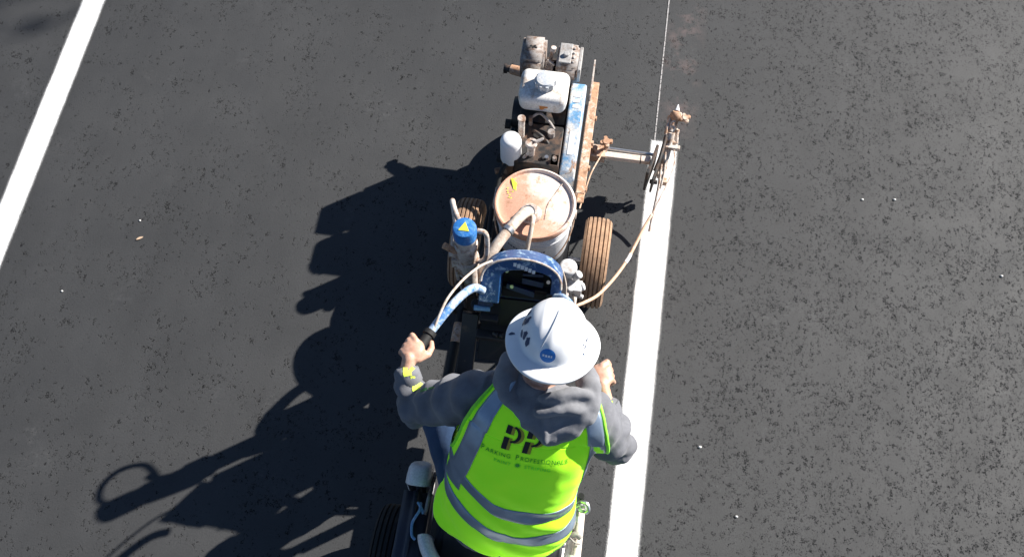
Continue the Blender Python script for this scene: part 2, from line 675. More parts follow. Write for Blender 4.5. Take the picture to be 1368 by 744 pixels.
def between(bm):
    tube(bm, [(-.055, .60, .5), (-.05, .60, .60), (-.045, .61, .655)], .008)
    cyl(bm, (-.045, .61, .65), (-.04, .615, .675), .012)
    tube(bm, [(-.07, .56, .60), (-.06, .575, .63), (-.03, .56, .62)], .006)
    box(bm, (-.055, .57, .56), (.04, .06, .08))
part('choke_linkage', PALEM, ST, between)
# belt cover
def beltcover(bm):
    prof = [(.085, .36), (.085, .475), (.11, .505), (.47, .600), (.50, .595), (.512, .57), (.512, .36)]
    prism(bm, prof, (.056, 0, 0), (0, 1, 0), (0, 0, 1), (1, 0, 0), .066)
part('belt_cover', BLUECOVER, ST, beltcover, bevel=.008, seg=3)
def beltside(bm):
    box(bm, (.045, .29, .42), (.012, .34, .13))
    box(bm, (.03, .22, .40), (.06, .14, .10))
part('hydraulic_motor', NAVY, ST, beltside, bevel=.006)
def beltdecal(bm):
    s = (.600 - .505) / (.47 - .11)
    d = V((0, 1, s)).normalized()
    nrm = V((0, -s, 1)).normalized()
    o = V((.089, .30, .505 + s * .19)) + nrm * .0006
    prism(bm, [(-.012, -.075), (.012, -.075), (.012, .03), (-.012, .03)], o - d * .05, (1, 0, 0), d, nrm, .001)
part('worn_decal', LABELW, ST, beltdecal)
def beltprint(bm):
    s = (.600 - .505) / (.47 - .11)
    d = V((0, 1, s)).normalized()
    nrm = V((0, -s, 1)).normalized()
    o = V((.089, .44, .505 + s * .33)) + nrm * .0006
    for k in range(3):
        prism(bm, [(-.016, -.008), (.012, -.008), (.012, .006), (-.016, .006)], o - d * (.025 * k), (1, 0, 0), d, nrm, .001)
part('worn_decal', LABELW, ST, beltprint)
def channel(bm):
    box(bm, (.140, .315, .435), (.010, .58, .075))
    box(bm, (.155, .315, .475), (.036, .58, .009))
    box(bm, (.155, .315, .40), (.036, .58, .009))
    for k, y in enumerate((.06, .17, .30, .43)):
        cyl(bm, (.142, y, .45), (.182, y, .45), .013, n=6)
part('side_channel', RUST, ST, channel, bevel=.002)
def fin(bm):
    prism(bm, [(.50, .40), (.50, .52), (.60, .535), (.665, .55), (.68, .54), (.66, .50), (.62, .40)], (.138, 0, 0), (0, 1, 0), (0, 0, 1), (1, .04, 0), .006)
part('front_guard_plate', PALEM, ST, fin)
def filt(bm):
    lathe(bm, [(0, 0), (.043, 0), (.045, .01), (.045, .125), (.040, .142), (.028, .150), (0, .153)], (-.158, .142, .502), n=40)
part('hydraulic_filter', WHITEF, ST, filt)
def filtbase(bm):
    cyl(bm, (-.158, .142, .36), (-.158, .142, .503), .038)
    box(bm, (-.155, .145, .385), (.09, .09, .05))
    cyl(bm, (-.20, .13, .41), (-.225, .12, .41), .014)
part('filter_base', worn('brown_stained_casting', (.16, .085, .05), (.36, .24, .16), .35, 20, .7), ST, filtbase, bevel=.003)
def posts(bm):
    cyl(bm, (-.127, .232, .38), (-.126, .232, .665), .014, n=16)
    cyl(bm, (-.126, .232, .665), (-.126, .232, .675), .017, n=16)
    cyl(bm, (-.115, .215, .38), (-.115, .215, .50), .010, n=12)
part('breather_post', PALEM, ST, posts)
def lever(bm):
    cyl(bm, (-.072, .145, .38), (-.072, .145, .62), .013, .017, n=16)
    lathe(bm, [(0, 0), (.024, 0), (.026, .008), (.022, .014), (.012, .014), (.010, .010), (0, .010)], (-.072, .145, .62), n=24)
    tube(bm, [(-.055, .15, .63), (-.036, .16, .638), (-.024, .166, .643)], lambda t: .009 - .004 * t, 8)
    tube(bm, [(-.08, .135, .57), (-.105, .12, .53), (-.112, .11, .42)], .006, 8)
part('pump_valve', PALEM, ST, lever)
def hydtank(bm):
    box(bm, (-.045, .20, .445), (.19, .20, .20))  # tank made taller and wider so that it shades the left tyre
    box(bm, (-.04, .29, .47), (.12, .06, .10))
    cyl(bm, (-.02, .13, .54), (-.02, .13, .556), .009, n=8)
    cyl(bm, (-.06, .28, .50), (.02, .285, .53), .012, n=10)
    tube(bm, [(-.10, .30, .50), (-.07, .25, .56), (-.02, .22, .55), (.02, .18, .50)], .009, 8)
part('hydraulic_tank', DARKMETAL, ST, hydtank, bevel=.008)
part('tank_bolt', STEEL, ST, lambda b: cyl(b, (-.005, .135, .54), (-.005, .135, .556), .009, n=6))
def hydhoses(bm):
    tube(bm, [(-.14, .14, .50), (-.185, .08, .50), (-.205, -.05, .44), (-.205, -.22, .42), (-.215, -.36, .46), (-.225, -.47, .52)], .011, 10)
    tube(bm, [(-.12, .12, .44), (-.19, .03, .42), (-.222, -.10, .40), (-.225, -.28, .38), (-.215, -.44, .44)], .010, 10)
part('hydraulic_hose', RUBBER, ST, hydhoses, smooth=True)
def clutter(bm):
    cyl(bm, (.0, .25, .545), (.0, .25, .575), .016, n=10)
    cyl(bm, (-.095, .295, .50), (-.095, .295, .60), .009, n=10)
    tube(bm, [(-.095, .295, .59), (-.06, .31, .61), (-.02, .30, .58), (.01, .27, .565)], .006, 8)
    box(bm, (.03, .13, .50), (.03, .05, .09))
    cyl(bm, (.03, .13, .545), (.03, .13, .565), .010, n=6)
part('hydraulic_fitting', GREYC, ST, clutter)
def sideknob(bm):
    cyl(bm, (-.19, .36, .43), (-.215, .36, .43), .022, n=16)
    cyl(bm, (-.18, .20, .39), (-.225, .21, .385), .02, n=14)
part('throttle_knob', RUBBER, ST, sideknob)

# tall pump tower on the left -------------------------------------------------
QX, QY = -.228, -.52
def pumpbody(bm):
    lathe(bm, [(0, 0), (.036, 0), (.036, .20), (.047, .205), (.047, .25), (.040, .255), (.040, .33), (.044, .335), (.045, .365), (.040, .37), (.040, .40), (.043, .405), (.043, .42), (0, .42)], (QX, QY, .565), n=32)
pb = part('pump_cylinder', PALEM, ST, pumpbody)
def pumpcap(bm):
    lathe(bm, [(.038, 0), (.043, .002), (.044, .052), (.040, .063), (.028, .067), (0, .068)], (QX, QY, .983), n=36)
pc = part('pump_cap', worn('blue_pump_cap_paint', (.03, .17, .48), (.10, .30, .62), .35, 30, .35), ST, pumpcap)
def tri(bm):
    prism(bm, [(-.020, -.015), (.020, -.015), (0, .022)], (QX, QY - .002, 1.0515), (1, 0, 0), (0, 1, 0), (0, 0, 1), .0012)
part('warning_triangle', YELLOWL, pc, tri)
def pumpside(bm):
    tube(bm, [(-.245, -.50, 1.03), (-.270, -.465, 1.045), (-.290, -.415, 1.030), (-.296, -.388, .985), (-.288, -.410, .925), (-.268, -.470, .895), (-.245, -.51, .895)], .010, 10)
    tube(bm, [(-.275, -.47, .91), (-.282, -.50, .88), (-.27, -.53, .78), (-.26, -.54, .62)], .009, 10)
    tube(bm, [(-.186, -.502, 1.0), (-.160, -.503, .995), (-.150, -.510, .965), (-.152, -.525, .86), (-.17, -.53, .82), (-.195, -.53, .815)], .0095, 10)
    cyl(bm, (-.29, -.53, .86), (-.20, -.53, .86), .019, n=14)
    box(bm, (-.262, -.53, .80), (.04, .035, .06))
    cyl(bm, (-.262, -.53, .84), (-.245, -.53, .90), .014, n=10)
part('pump_pipework', PALEM, ST, pumpside, split=False)
part('drain_spout', RUST, ST, lambda b: (cyl(b, (-.262, -.55, .905), (-.305, -.545, .935), .011, .013), cyl(b, (-.235, -.535, .89), (-.265, -.551, .907), .008)))
def lowlinks(bm):
    tube(bm, [(-.262, -.54, .66), (-.285, -.56, .56), (-.29, -.57, .44), (-.27, -.55, .34)], .008)
    tube(bm, [(-.20, -.54, .64), (-.195, -.56, .50), (-.19, -.55, .38)], .007)
    box(bm, (-.225, -.50, .54), (.10, .08, .06))
    box(bm, (-.205, -.48, .43), (.09, .10, .26))  # box added beside the pump to close lit gaps in the ground shadow
    tube(bm, [(-.25, -.55, .70), (-.235, -.575, .62), (-.235, -.58, .5)], .006)
part('pump_bracket', DARKMETAL, ST, lowlinks)

# valve block on the right ----------------------------------------------------
def valve(bm):
    lathe(bm, [(0, 0), (.036, 0), (.038, .03), (.033, .035), (.033, .10), (.037, .105), (.037, .125), (.031, .132), (0, .134)], (.150, -.375, .44), n=28)
    box(bm, (.185, -.43, .49), (.06, .05, .06))
    cyl(bm, (.18, -.40, .53), (.20, -.395, .555), .017, n=14)
    cyl(bm, (.20, -.43, .50), (.225, -.425, .51), .016, n=10)
    cyl(bm, (.205, -.45, .47), (.225, -.455, .47), .010, n=8)
    cyl(bm, (.17, -.455, .52), (.17, -.455, .535), .012, n=6)
    box(bm, (.15, -.41, .42), (.10, .10, .05))
part('filter_manifold', worn('pale_grey_manifold', (.60, .60, .60), (.45, .40, .36), .3, 24, .6), ST, valve, bevel=.004)
def gaugeh(bm):
    tube(bm, [(.155, -.42, .50), (.16, -.48, .52), (.152, -.53, .48), (.14, -.56, .40)], .006)
    tube(bm, [(.185, -.455, .48), (.195, -.50, .50), (.185, -.54, .45)], .006)
    tube(bm, [(.13, -.44, .66), (.150, -.47, .60), (.155, -.50, .54)], .005)
part('signal_cable', HOSEW, ST, gaugeh)

# suction and return hoses --------------------------------------------------
def suction(bm):
    tube(bm, [(-.035, -.185, .615), (-.040, -.205, .665), (-.062, -.245, .692), (-.098, -.315, .700), (-.140, -.395, .690), (-.172, -.455, .645), (-.185, -.50, .54), (-.185, -.53, .40), (-.19, -.50, .33)], .0215, 16)
sh = part('suction_hose', HOSEW, ST, suction, smooth=True)
def clamp(bm):
    cyl(bm, (-.096, -.311, .700), (-.104, -.326, .700), .0245, n=24)
    cyl(bm, (-.035, -.185, .62), (-.037, -.192, .645), .027, n=24)
part('hose_clamp', STEEL, sh, clamp)
def returnh(bm):
    tube(bm, [(-.018, -.195, .620), (-.014, -.225, .648), (-.016, -.275, .635), (-.024, -.345, .57), (-.03, -.40, .48), (-.03, -.44, .38)], .0095, 12)
part('return_hose', HOSEW, ST, returnh, smooth=True)
def intake(bm):
    lathe(bm, [(.046, 0), (.046, .006), (.036, .012), (.032, .026), (.0, .026)], (-.03, -.185, .614), n=24)
part('suction_fitting', PALEM, ST, intake)

# control console: tilted arch facing the driver -----------------------------
CO = V((-.005, -.665, .845))
cu = V((1, .02, 0)).normalized()
cv = V((0, .72, .69)).normalized()      # up along the panel
cw = cu.cross(cv).normalized()          # towards the driver
if cw.z < 0:
    cw = -cw
def P3(a, b, c=0.):
    return CO + cu * a + cv * b + cw * c
def arch(hw, top, base, n=22, shoulder=.45):
    pts = [(-hw, base)]
    for i in range(n + 1):
        t = math.pi * (1 - i / n)
        pts.append((hw * math.cos(t), (top - top * shoulder) * math.sin(t) ** .8 + top * shoulder))
    pts.append((hw, base))
    return pts
def archring(bm, hw0, top0, hw1, top1, base, z0, z1, sh0=.34, sh1=.70, sx=.018):
    o = arch(hw0, top0, base, shoulder=sh0)
    i = [(a + sx, b) for a, b in arch(hw1, top1, base, shoulder=sh1)]
    lo = [[bm.verts.new(P3(a, b, z)) for a, b in q] for q in (o, i) for z in (z0, z1)]
    o0, o1, i0, i1 = lo
    for k in range(len(o) - 1):
        bm.faces.new((o0[k], o0[k + 1], o1[k + 1], o1[k]))
        bm.faces.new((i0[k + 1], i0[k], i1[k], i1[k + 1]))
        bm.faces.new((o1[k], o1[k + 1], i1[k + 1], i1[k]))
        bm.faces.new((o0[k + 1], o0[k], i0[k], i0[k + 1]))
    for e in (0, -1):
        bm.faces.new((o0[e], o1[e], i1[e], i0[e]))
cs = part('console_hood', BLUE, ST, lambda b: archring(b, .148, .150, .092, .108, -.03, -.10, .03), bevel=.004)
part('hood_edge_trim', PALEM, cs, lambda b: tube(b, [P3(a, c, .03) for a, c in arch(.147, .149, -.03, shoulder=.34)[1:-1]], .0045, 8, curve=False))
def cback(bm):
    prism(bm, arch(.148, .148, -.05, shoulder=.34), P3(0, 0, -.105), cu, cv, cw, .008)
    prism(bm, [(-.15, -.05), (-.095, -.05), (-.095, .055), (-.15, .055)], P3(0, 0, -.06), cu, cv, cw, .07)
part('console_panel', NAVY, ST, cback, bevel=.002)
def cdark(bm):
    prism(bm, [(a + .018, b) for a, b in arch(.090, .107, -.03, shoulder=.70)], P3(0, 0, -.092), cu, cv, cw, .02)
part('console_recess', RUBBER, ST, cdark)
def cstuff(bm):
    prism(bm, [(.0, .035), (.078, .025), (.080, .045), (.0, .055)], P3(0, 0, -.07), cu, cv, cw, .025)
    prism(bm, [(.0, .062), (.075, .065), (.075, .075), (.0, .070)], P3(0, 0, -.07), cu, cv, cw, .02)
    prism(bm, [(-.055, .012), (.050, -.012), (.050, .008), (-.055, .030)], P3(0, 0, -.07), cu, cv, cw, .035)
part('control_lever', NAVY, ST, cstuff)
def cscrews(bm):
    for a, b in ((-.060, .080), (.098, .075), (-.035, .022), (.124, .02)):
        cyl(bm, P3(a, b, -.05 if abs(a) < .09 else .03), P3(a, b, -.03 if abs(a) < .09 else .036), .007, n=8)
part('panel_screw', STEEL, ST, cscrews)
def clabel(bm):
    random.seed(3)
    for a0, b0, n, w, h, z in ((-.035, .119, 6, .0115, .016, .0302), (-.138, .020, 6, .005, .013, .0102)):
        for k in range(n):
            a = a0 + k * w * 1.22
            tilt = -.004 * k if n == 6 and z > .02 else 0
            hh = h * random.uniform(.8, 1.0)
            prism(bm, [(a, b0 + tilt), (a + w, b0 + tilt), (a + w, b0 + hh + tilt), (a, b0 + hh + tilt)], P3(0, 0, z), cu, cv, cw, .0008)
part('faded_label', LABELW, cs, clabel)
def switchbox(bm):
    prism(bm, [(.098, -.03), (.145, -.03), (.145, .03), (.098, .03)], P3(0, 0, -.02), cu, cv, cw, .05)
part('switch_box', BLACKP, ST, switchbox, bevel=.003)
def ledge(bm):
    cyl(bm, P3(-.165, -.068, -.01), P3(-.105, -.066, -.01), .011, n=10)
part('throttle_lever', worn('light_blue_lever', (.22, .45, .72), (.6, .7, .8), .3, 30, .3), ST, ledge)
def tray(bm):
    box(bm, (-.11, -.735, .765), (.07, .03, .03))
    box(bm, (-.005, -.775, .70), (.30, .035, .03))
    for x in (-.09, -.07, .03):
        cyl(bm, (x, -.77, .715), (x + .02, -.78, .725), .011, n=8)
    box(bm, (.11, -.735, .765), (.05, .03, .03))
part('console_crossbar', BLACKP, ST, tray, bevel=.004)
# uprights that carry the console and the hitch frame going back
def uprights(bm):
    for s, x in ((-1, -.165), (1, .125)):
        d = (V((x, -.73, .80)) - V((x - .02, -.52, .31)))
        tube(bm, [(x - .01, -.50, .31), (x, -.60, .55), (x, -.70, .80)], .02, 10)
    # broad flat bars running back to the riding unit
    for x in (-.185, .115):
        a, b = V((x, -.70, .72)), V((x - .012, -1.02, .30))
        d = (b - a).normalized()
        q = d.to_track_quat('Y', 'Z').to_matrix()
        box(bm, (a + b) / 2, (.062 if x < 0 else .03, (b - a).length, .022), q)
part('upright_frame', BLACKP, ST, uprights, bevel=.003)
def shadow_block(bm):
    prism(bm, [(-.14, -.30), (.13, -.30), (.145, -.045), (-.145, -.045)], P3(0, 0, -.10), cu, cv, cw, .012)
    box(bm, (-.01, -.57, .60), (.27, .10, .42))  # bulk added under the console, mostly unseen, to thicken the ground shadow
part('console_shadow_block', BLACKP, ST, shadow_block, bevel=.004)
def linkrod(bm):
    tube(bm, [(-.255, -.55, .42), (-.262, -.75, .40), (-.268, -.98, .34)], .02, 12)
lr = part('steering_linkage', RUBBER, ST, linkrod, smooth=True)
def bands(bm):
    tube(bm, [(-.257, -.62, .417), (-.2575, -.64, .416), (-.259, -.70, .408)], .0215, 12)
part('tan_sleeve', RUST, lr, bands, smooth=True)
part('white_tape', PALEM, lr, lambda b: tube(b, [(-.2655, -.885, .370), (-.266, -.90, .366), (-.2665, -.925, .358)], .0218, 12), smooth=True)

# handlebars -------------------------------------------------------------------
HB = worn('scuffed_blue_white_bar', (.50, .58, .66), (.05, .18, .44), .46, 26, .35)
LBAR = [(-.135, -.69, .90), (-.165, -.695, .925), (-.195, -.735, .955), (-.235, -.815, .985), (-.290, -.925, .985), (-.338, -1.045, .985)]
RBAR = [(.125, -.68, .90), (.155, -.69, .925), (.19, -.735, .955), (.235, -.815, .985), (.285, -.92, .985), (.330, -1.045, .985)]
for pts in (LBAR, RBAR):
    hb = part('handlebar', HB, ST, lambda b: tube(b, pts[:-1], .0155, 14), smooth=True)
    g0 = V(pts[-2]).lerp(V(pts[-3]), .12)
    part('grip', RUBBER, hb, lambda b: (cyl(b, g0, V(pts[-1]), .0185, .0185), cyl(b, g0, g0.lerp(V(pts[-1]), .12), .023, .023)))
def cable(bm):
    tube(bm, [(-.12, -.58, .93), (-.16, -.62, .95), (-.205, -.70, .99), (-.243, -.79, 1.015), (-.262, -.86, 1.01), (-.272, -.90, .995)], .0048, 8)
part('trigger_cable', HOSEW, ST, cable, smooth=True)

# spray arm and gun --------------------------------------------------------------
def arm(bm):
    box(bm, (.30, .358, .28), (.29, .030, .026))
part('spray_arm', worn('tan_to_white_arm_paint', (.70, .60, .52), (.55, .38, .27), .36, 10, .6), ST, arm, bevel=.003)
part('arm_seam', DARKMETAL, ST, lambda b: box(b, (.40, .358, .28), (.004, .0312, .0275)))
def rod(bm):
    cyl(bm, (.20, .40, .275), (.47, .395, .275), .0075)
part('guide_rod', STEEL, ST, rod)
def armknob(bm):
    cyl(bm, (.238, .372, .28), (.238, .378, .355), .008, n=10)
    for k in range(4):
        t = k * math.pi / 2 + .3
        p = V((.238, .378, .355))
        q = p + V((math.cos(t), math.sin(t), 0)) * .02
        cyl(bm, q - V((0, 0, .009)), q + V((0, 0, .009)), .009, n=10)
    cyl(bm, (.238, .378, .345), (.238, .378, .367), .016, n=12)
    box(bm, (.205, .36, .285), (.07, .06, .05))
    cyl(bm, (.19, .36, .31), (.19, .36, .33), .014, n=6)
part('arm_clamp_knob', RUST, ST, armknob)
def wire(bm):
    tube(bm, [(.238, .36, .34), (.215, .29, .35), (.188, .20, .36), (.172, .10, .36), (.160, .02, .36)], .0032, 6)
part('gun_cable', HOSET, ST, wire)
def bracket(bm):
    # upright clamp plates at the end of the arm, turned a little
    q = Matrix.Rotation(R(-12), 3, 'Z')
    box(bm, (.452, .345, .245), (.013, .16, .15), q)
    box(bm, (.478, .335, .215), (.010, .14, .11), q)
    tube(bm, [(.47, .32, .26), (.486, .38, .28), (.497, .45, .29), (.502, .49, .30)], .009, 8)
    cyl(bm, (.455, .30, .20), (.49, .30, .20), .011, n=8)
part('gun_bracket', DARKMETAL, ST, bracket, bevel=.002)
def gun(bm):
    cyl(bm, (.512, .40, .15), (.522, .52, .29), .017, .021, n=14)
    cyl(bm, (.522, .52, .29), (.53, .565, .315), .015, n=12)
    box(bm, (.540, .465, .245), (.066, .018, .024))
    box(bm, (.540, .50, .240), (.044, .034, .04))
    cyl(bm, (.548, .515, .25), (.552, .545, .28), .011, n=10)
    cyl(bm, (.500, .43, .20), (.502, .50, .27), .010, n=10)
    tube(bm, [(.55, .46, .24), (.556, .50, .26), (.548, .55, .28)], .006, 8)
    cyl(bm, (.500, .50, .29), (.505, .56, .31), .008, n=10)
    box(bm, (.505, .385, .14), (.03, .03, .04))
    cyl(bm, (.505, .385, .12), (.505, .385, .085), .009, .006, n=10)
gn = part('spray_gun', worn('white_overspray_metal', (.68, .62, .56), (.36, .22, .14), .46, 34, .5), ST, gun, bevel=.002)
def gunhead(bm):
    lathe(bm, [(0, -.02), (.022, -.018), (.028, -.006), (.028, .010), (.020, .020), (0, .022)], (.536, .585, .325), (.1, .6, .6), n=20)
    for k in range(4):
        t = k * math.pi / 2 + .5
        c = V((.578, .572, .335))
        q = c + V((math.cos(t), math.sin(t), 0)) * .017
        lathe(bm, [(0, -.009), (.008, -.008), (.0085, .006), (0, .009)], q, n=10)
    cyl(bm, (.578, .572, .325), (.578, .572, .345), .014, n=12)
    cyl(bm, (.545, .58, .325), (.578, .572, .332), .009, n=10)
    cyl(bm, (.508, .555, .31), (.512, .585, .32), .012, n=10)
    cyl(bm, (.530, .54, .305), (.533, .575, .315), .016, n=12)
part('gun_knob', RUST, gn, gunhead)
part('gun_tip', LABELW, gn, lambda b: cyl(b, (.538, .605, .335), (.540, .640, .338), .012, .002, n=12))
def gunwires(bm):
    tube(bm, [(.548, .45, .25), (.552, .36, .28), (.535, .26, .30), (.505, .16, .31), (.475, .07, .30)], .0035, 6)
    tube(bm, [(.50, .40, .20), (.500, .30, .16), (.492, .20, .10), (.485, .12, .06)], .006, 8)
    tube(bm, [(.51, .44, .24), (.515, .36, .22), (.508, .28, .18)], .005, 8)
part('gun_linkage', PALEM, ST, gunwires)
part('nozzle_block', RUST, ST, lambda b: box(b, (.528, .365, .11), (.022, .03, .03)), bevel=.003)
def ghose(bm):
    tube(bm, [(.475, .07, .30), (.450, .01, .295), (.415, -.10, .30), (.385, -.19, .315), (.34, -.30, .36), (.285, -.415, .43), (.235, -.49, .50), (.19, -.53, .52), (.15, -.56, .48)], .0068, 12)
part('gun_hose', HOSET, ST, ghose, smooth=True)
part('hose_sleeve', LABELW, ST, lambda b: tube(b, [(.402, -.143, .306), (.394, -.168, .311), (.384, -.192, .316)], .0080, 12), smooth=True)

# ------------------------------------------------------------------ paint pail
PL = thing('paint_pail', 'round white paint pail with tan dusty lid sitting in the striping machine', 'paint pail', (-.018, -.132, .252))
PC = V((-.018, -.132, .12))
def pail(bm):
    lathe(bm, [(0, .132), (.135, .132), (.140, .138), (.156, .44), (.163, .442), (.163, .452), (.157, .454), (.158, .482), (.15, .484)], PC, n=64)
    for z in (.40, .42):
        lathe(bm, [(.1535, z - .003), (.1575, z - .002), (.1575, z + .002), (.1545, z + .003)], PC, n=64)
ps = part('pail_shell', PAILW, PL, pail)
def lid(bm):
    lathe(bm, [(.160, .468), (.166, .469), (.1675, .474), (.1675, .492), (.164, .499), (.158, .500), (.154, .496), (.151, .489), (.146, .4875), (.12, .491), (.07, .4965), (0, .499)], PC, n=72)
LIDMAT = NT('dusty_lid_plastic')
_t = LIDMAT
_n = _t.noise(5.5, 7, .68, dist=.5)
_s = _t.n('ShaderNodeSeparateXYZ'); _t.link(_t.coord(), _s.inputs[0])
_g = _t.math('ADD', _t.math('MULTIPLY', _s.outputs[0], 1.1), _t.math('MULTIPLY', _s.outputs[1], 1.1))
_m = _t.math('ADD', _n, _g)
_c = _t.mix(_t.ramp(_m, [(.34, 0.), (.54, 1.)]), (.62, .35, .24), (.84, .70, .61))
_c = _t.mix(_t.ramp(_t.noise(26, 6, .75), [(.54, 0.), (.66, .8)]), _c, (.38, .19, .10))
_c = _t.mix(1., _c, _t.ramp(_t.noise(170, 3), [(.3, .85), (.7, 1.1)]), 'MULTIPLY')
_t.base(_c); _t.set(rough=.75, normal=_t.bump(_n, .3, .004))
ld = part('lid', LIDMAT.m, PL, lid)
LIME = flat('lime_paint_fleck', (.62, .85, .05), .6)
def fleck(bm):
    prism(bm, [(-.006, -.028), (.004, -.03), (.010, -.005), (.007, .004), (-.002, .024), (-.010, .026), (-.008, .0)], (-.116, -.050, .6125), (.96, .25, 0), (-.25, .96, 0), (0, 0, 1), .0012)
    random.seed(9)
    for k in range(16):
        x, y = random.uniform(-.14, -.09), random.uniform(-.13, -.02)
        if (x + .018) ** 2 + (y + .132) ** 2 > .0205:
            continue
        prism(bm, [(-.003, -.003), (.003, -.002), (.002, .004)], (x, y, .6125), (1, 0, 0), (0, 1, 0), (0, 0, 1), .001)
part('paint_fleck', LIME, ld, fleck)
def crack(bm):
    tube(bm, [(.085, -.012, .6110), (.06, -.072, .6160), (.035, -.132, .6182), (.03, -.202, .6155)], .0022, 6)
part('paint_drip', PALEM, ld, crack)
def bail(bm):
    pts = []
    for k in range(15):
        t = math.pi * k / 14
        pts.append(V((PC.x + .166 * math.cos(t), PC.y - .175 * math.sin(t) * 1.0, .56 - .17 * math.sin(t))))
    tube(bm, pts, .0028, 8, per=2)
part('bail_handle', RUST, PL, bail)
def ear(bm):
    for s in (-1, 1):
        cyl(bm, (PC.x + s * .150, PC.y, .565), (PC.x + s * .172, PC.y, .565), .02, n=16)
    box(bm, (PC.x - .162, PC.y + .035, .575), (.022, .07, .03))
part('handle_ear', PALEM, PL, ear, bevel=.003)
def around(th0, z, s, h):
    """small print patch wrapped on the pail side"""
    def f(bm):
        q = []
        n = 4
        for i in range(n + 1):
            t = th0 + s * i / n
            for zz in (z, z + h):
                r = .140 + (zz - .138) * (.016 / .302) + .0012
                q.append(bm.verts.new((PC.x + r * math.cos(t), PC.y + r * math.sin(t), zz + .12)))
        for i in range(n):
            bm.faces.new((q[2 * i], q[2 * i + 2], q[2 * i + 3], q[2 * i + 1]))
    return f
random.seed(5)
bm = NB()
th = R(-128)
for k in range(13):
    w = R(random.uniform(2.2, 3.8))
    if k not in (5,):
        around(th, .345 - .0006 * k, w, .013)(bm)
    th += w + R(1.7)
obj('printed_mark', bm, LABELB, ps)
part('printed_band', flat('blue_pail_print', (.05, .16, .42), .5), ps, around(R(168), .30, R(22), .10))

# ------------------------------------------------------------------ riding unit
RU = thing('ride_on_unit', 'white and black ride-on drive unit under the seated worker, hitched behind the striper', 'ride-on unit', (.03, -1.45, 0))
wheel(RU, (-.375, -1.56, .22), .22, .12, SHELLW, TYREB)
wheel(RU, (.42, -1.78, .22), .22, .12, SHELLW, TYREB)
part('axle', BLACKP, RU, lambda b: cyl(b, (-.35, -1.56, .22), (.40, -1.60, .22), .018))
def ruframe(bm):
    for x in (-.17, .19):
        box(bm, (x, -1.32, .27), (.05, .95, .05))
    for y in (-1.02, -1.25, -1.62):
        box(bm, (.01, y, .268), (.31, .05, .04))
    box(bm, (.01, -1.45, .32), (.34, .40, .012))
    box(bm, (-.03, -.93, .29), (.06, .30, .05))
    cyl(bm, (.01, -1.44, .32), (.01, -1.44, .50), .04)
part('chassis', BLACKP, RU, ruframe, bevel=.004)
def pegs(bm):
    for s, x in ((-1, -.27), (1, .26)):
        box(bm, (x, -.93, .170), (.12, .20, .012))
        box(bm, (x - s * .07, -1.0, .215), (.03, .03, .09))
part('foot_rest', BLACKP, RU, pegs, bevel=.003)
def rbox(c, s, bev, seg=5):
    def f(bm):
        box(bm, c, s)
        bmesh.ops.bevel(bm, geom=list(bm.edges), offset=bev, segments=seg, affect='EDGES')
    return f
def fender(bm):
    # rounded white side tank beside the left wheel, its shade painted as navy
    vs = box(bm, (-.285, -1.54, .41), (.105, .56, .26))
    for v in vs:
        if v.co.y > -1.5 and v.co.z > .4:
            v.co.y -= .05
    bmesh.ops.bevel(bm, geom=list(bm.edges), offset=.045, segments=6, affect='EDGES')
ft = part('side_tank', flat('shaded_white_tank_plastic', (.03, .035, .055), .45), RU, fender, smooth=True)
def nose(bm):
    # sunlit front of the white tank, left white as a slightly wider cap
    prof = [(-1.215, .0, .0), (-1.218, .020, .05), (-1.226, .034, .085), (-1.238, .042, .108), (-1.255, .047, .122), (-1.285, .049, .128), (-1.315, .049, .128), (-1.318, .044, .12)]
    rows = []
    for y, hx, hz in prof:
        if hx == 0:
            rows.append([bm.verts.new((-.288, y, .45))])
            continue
        r = []
        for k in range(32):
            a = 2 * math.pi * k / 32
            cx_, sz = math.cos(a), math.sin(a)
            r.append(bm.verts.new((-.288 + hx * math.copysign(abs(cx_) ** .6, cx_), y - .03 * max(0, sz), .45 + hz * math.copysign(abs(sz) ** .6, sz))))
        rows.append(r)
    for a, b in zip(rows, rows[1:]):
        for k in range(32):
            m_ = (k + 1) % 32
            bm.faces.new((a[0], b[m_], b[k]) if len(a) == 1 else (a[k], a[m_], b[m_], b[k]))
part('sunlit_tank_nose', SHELLW, RU, nose, smooth=True)
def fstrap(bm):
    tube(bm, [(-.232, -1.27, .50), (-.235, -1.36, .545), (-.238, -1.44, .55)], .007, 8)
part('grab_rail', GREYC, RU, fstrap)
def hook(bm):
    tube(bm, [(-.262, -1.40, .540), (-.258, -1.43, .560), (-.268, -1.455, .562), (-.278, -1.48, .55), (-.272, -1.52, .545), (-.258, -1.535, .545)], .0055, 8)
    tube(bm, [(-.272, -1.40, .545), (-.252, -1.425, .556), (-.245, -1.44, .55)], .005, 8)
part('cable_tie', worn('pale_blue_cord', (.18, .36, .58), (.4, .5, .6), .3, 30, .6), RU, hook)
def tankR(bm):
    box(bm, (.245, -1.56, .40), (.12, .48, .24))
    bmesh.ops.bevel(bm, geom=list(bm.edges), offset=.03, segments=5, affect='EDGES')
part('side_tank', SHELLW, RU, tankR, smooth=True)
def railsR(bm):
    tube(bm, [(.318, -1.30, .47), (.320, -1.40, .50), (.322, -1.60, .51), (.322, -1.85, .51)], .017, 12)
part('side_rail', worn('tan_white_rail', (.70, .62, .55), (.50, .36, .27), .35, 9, .55), RU, railsR, smooth=True)
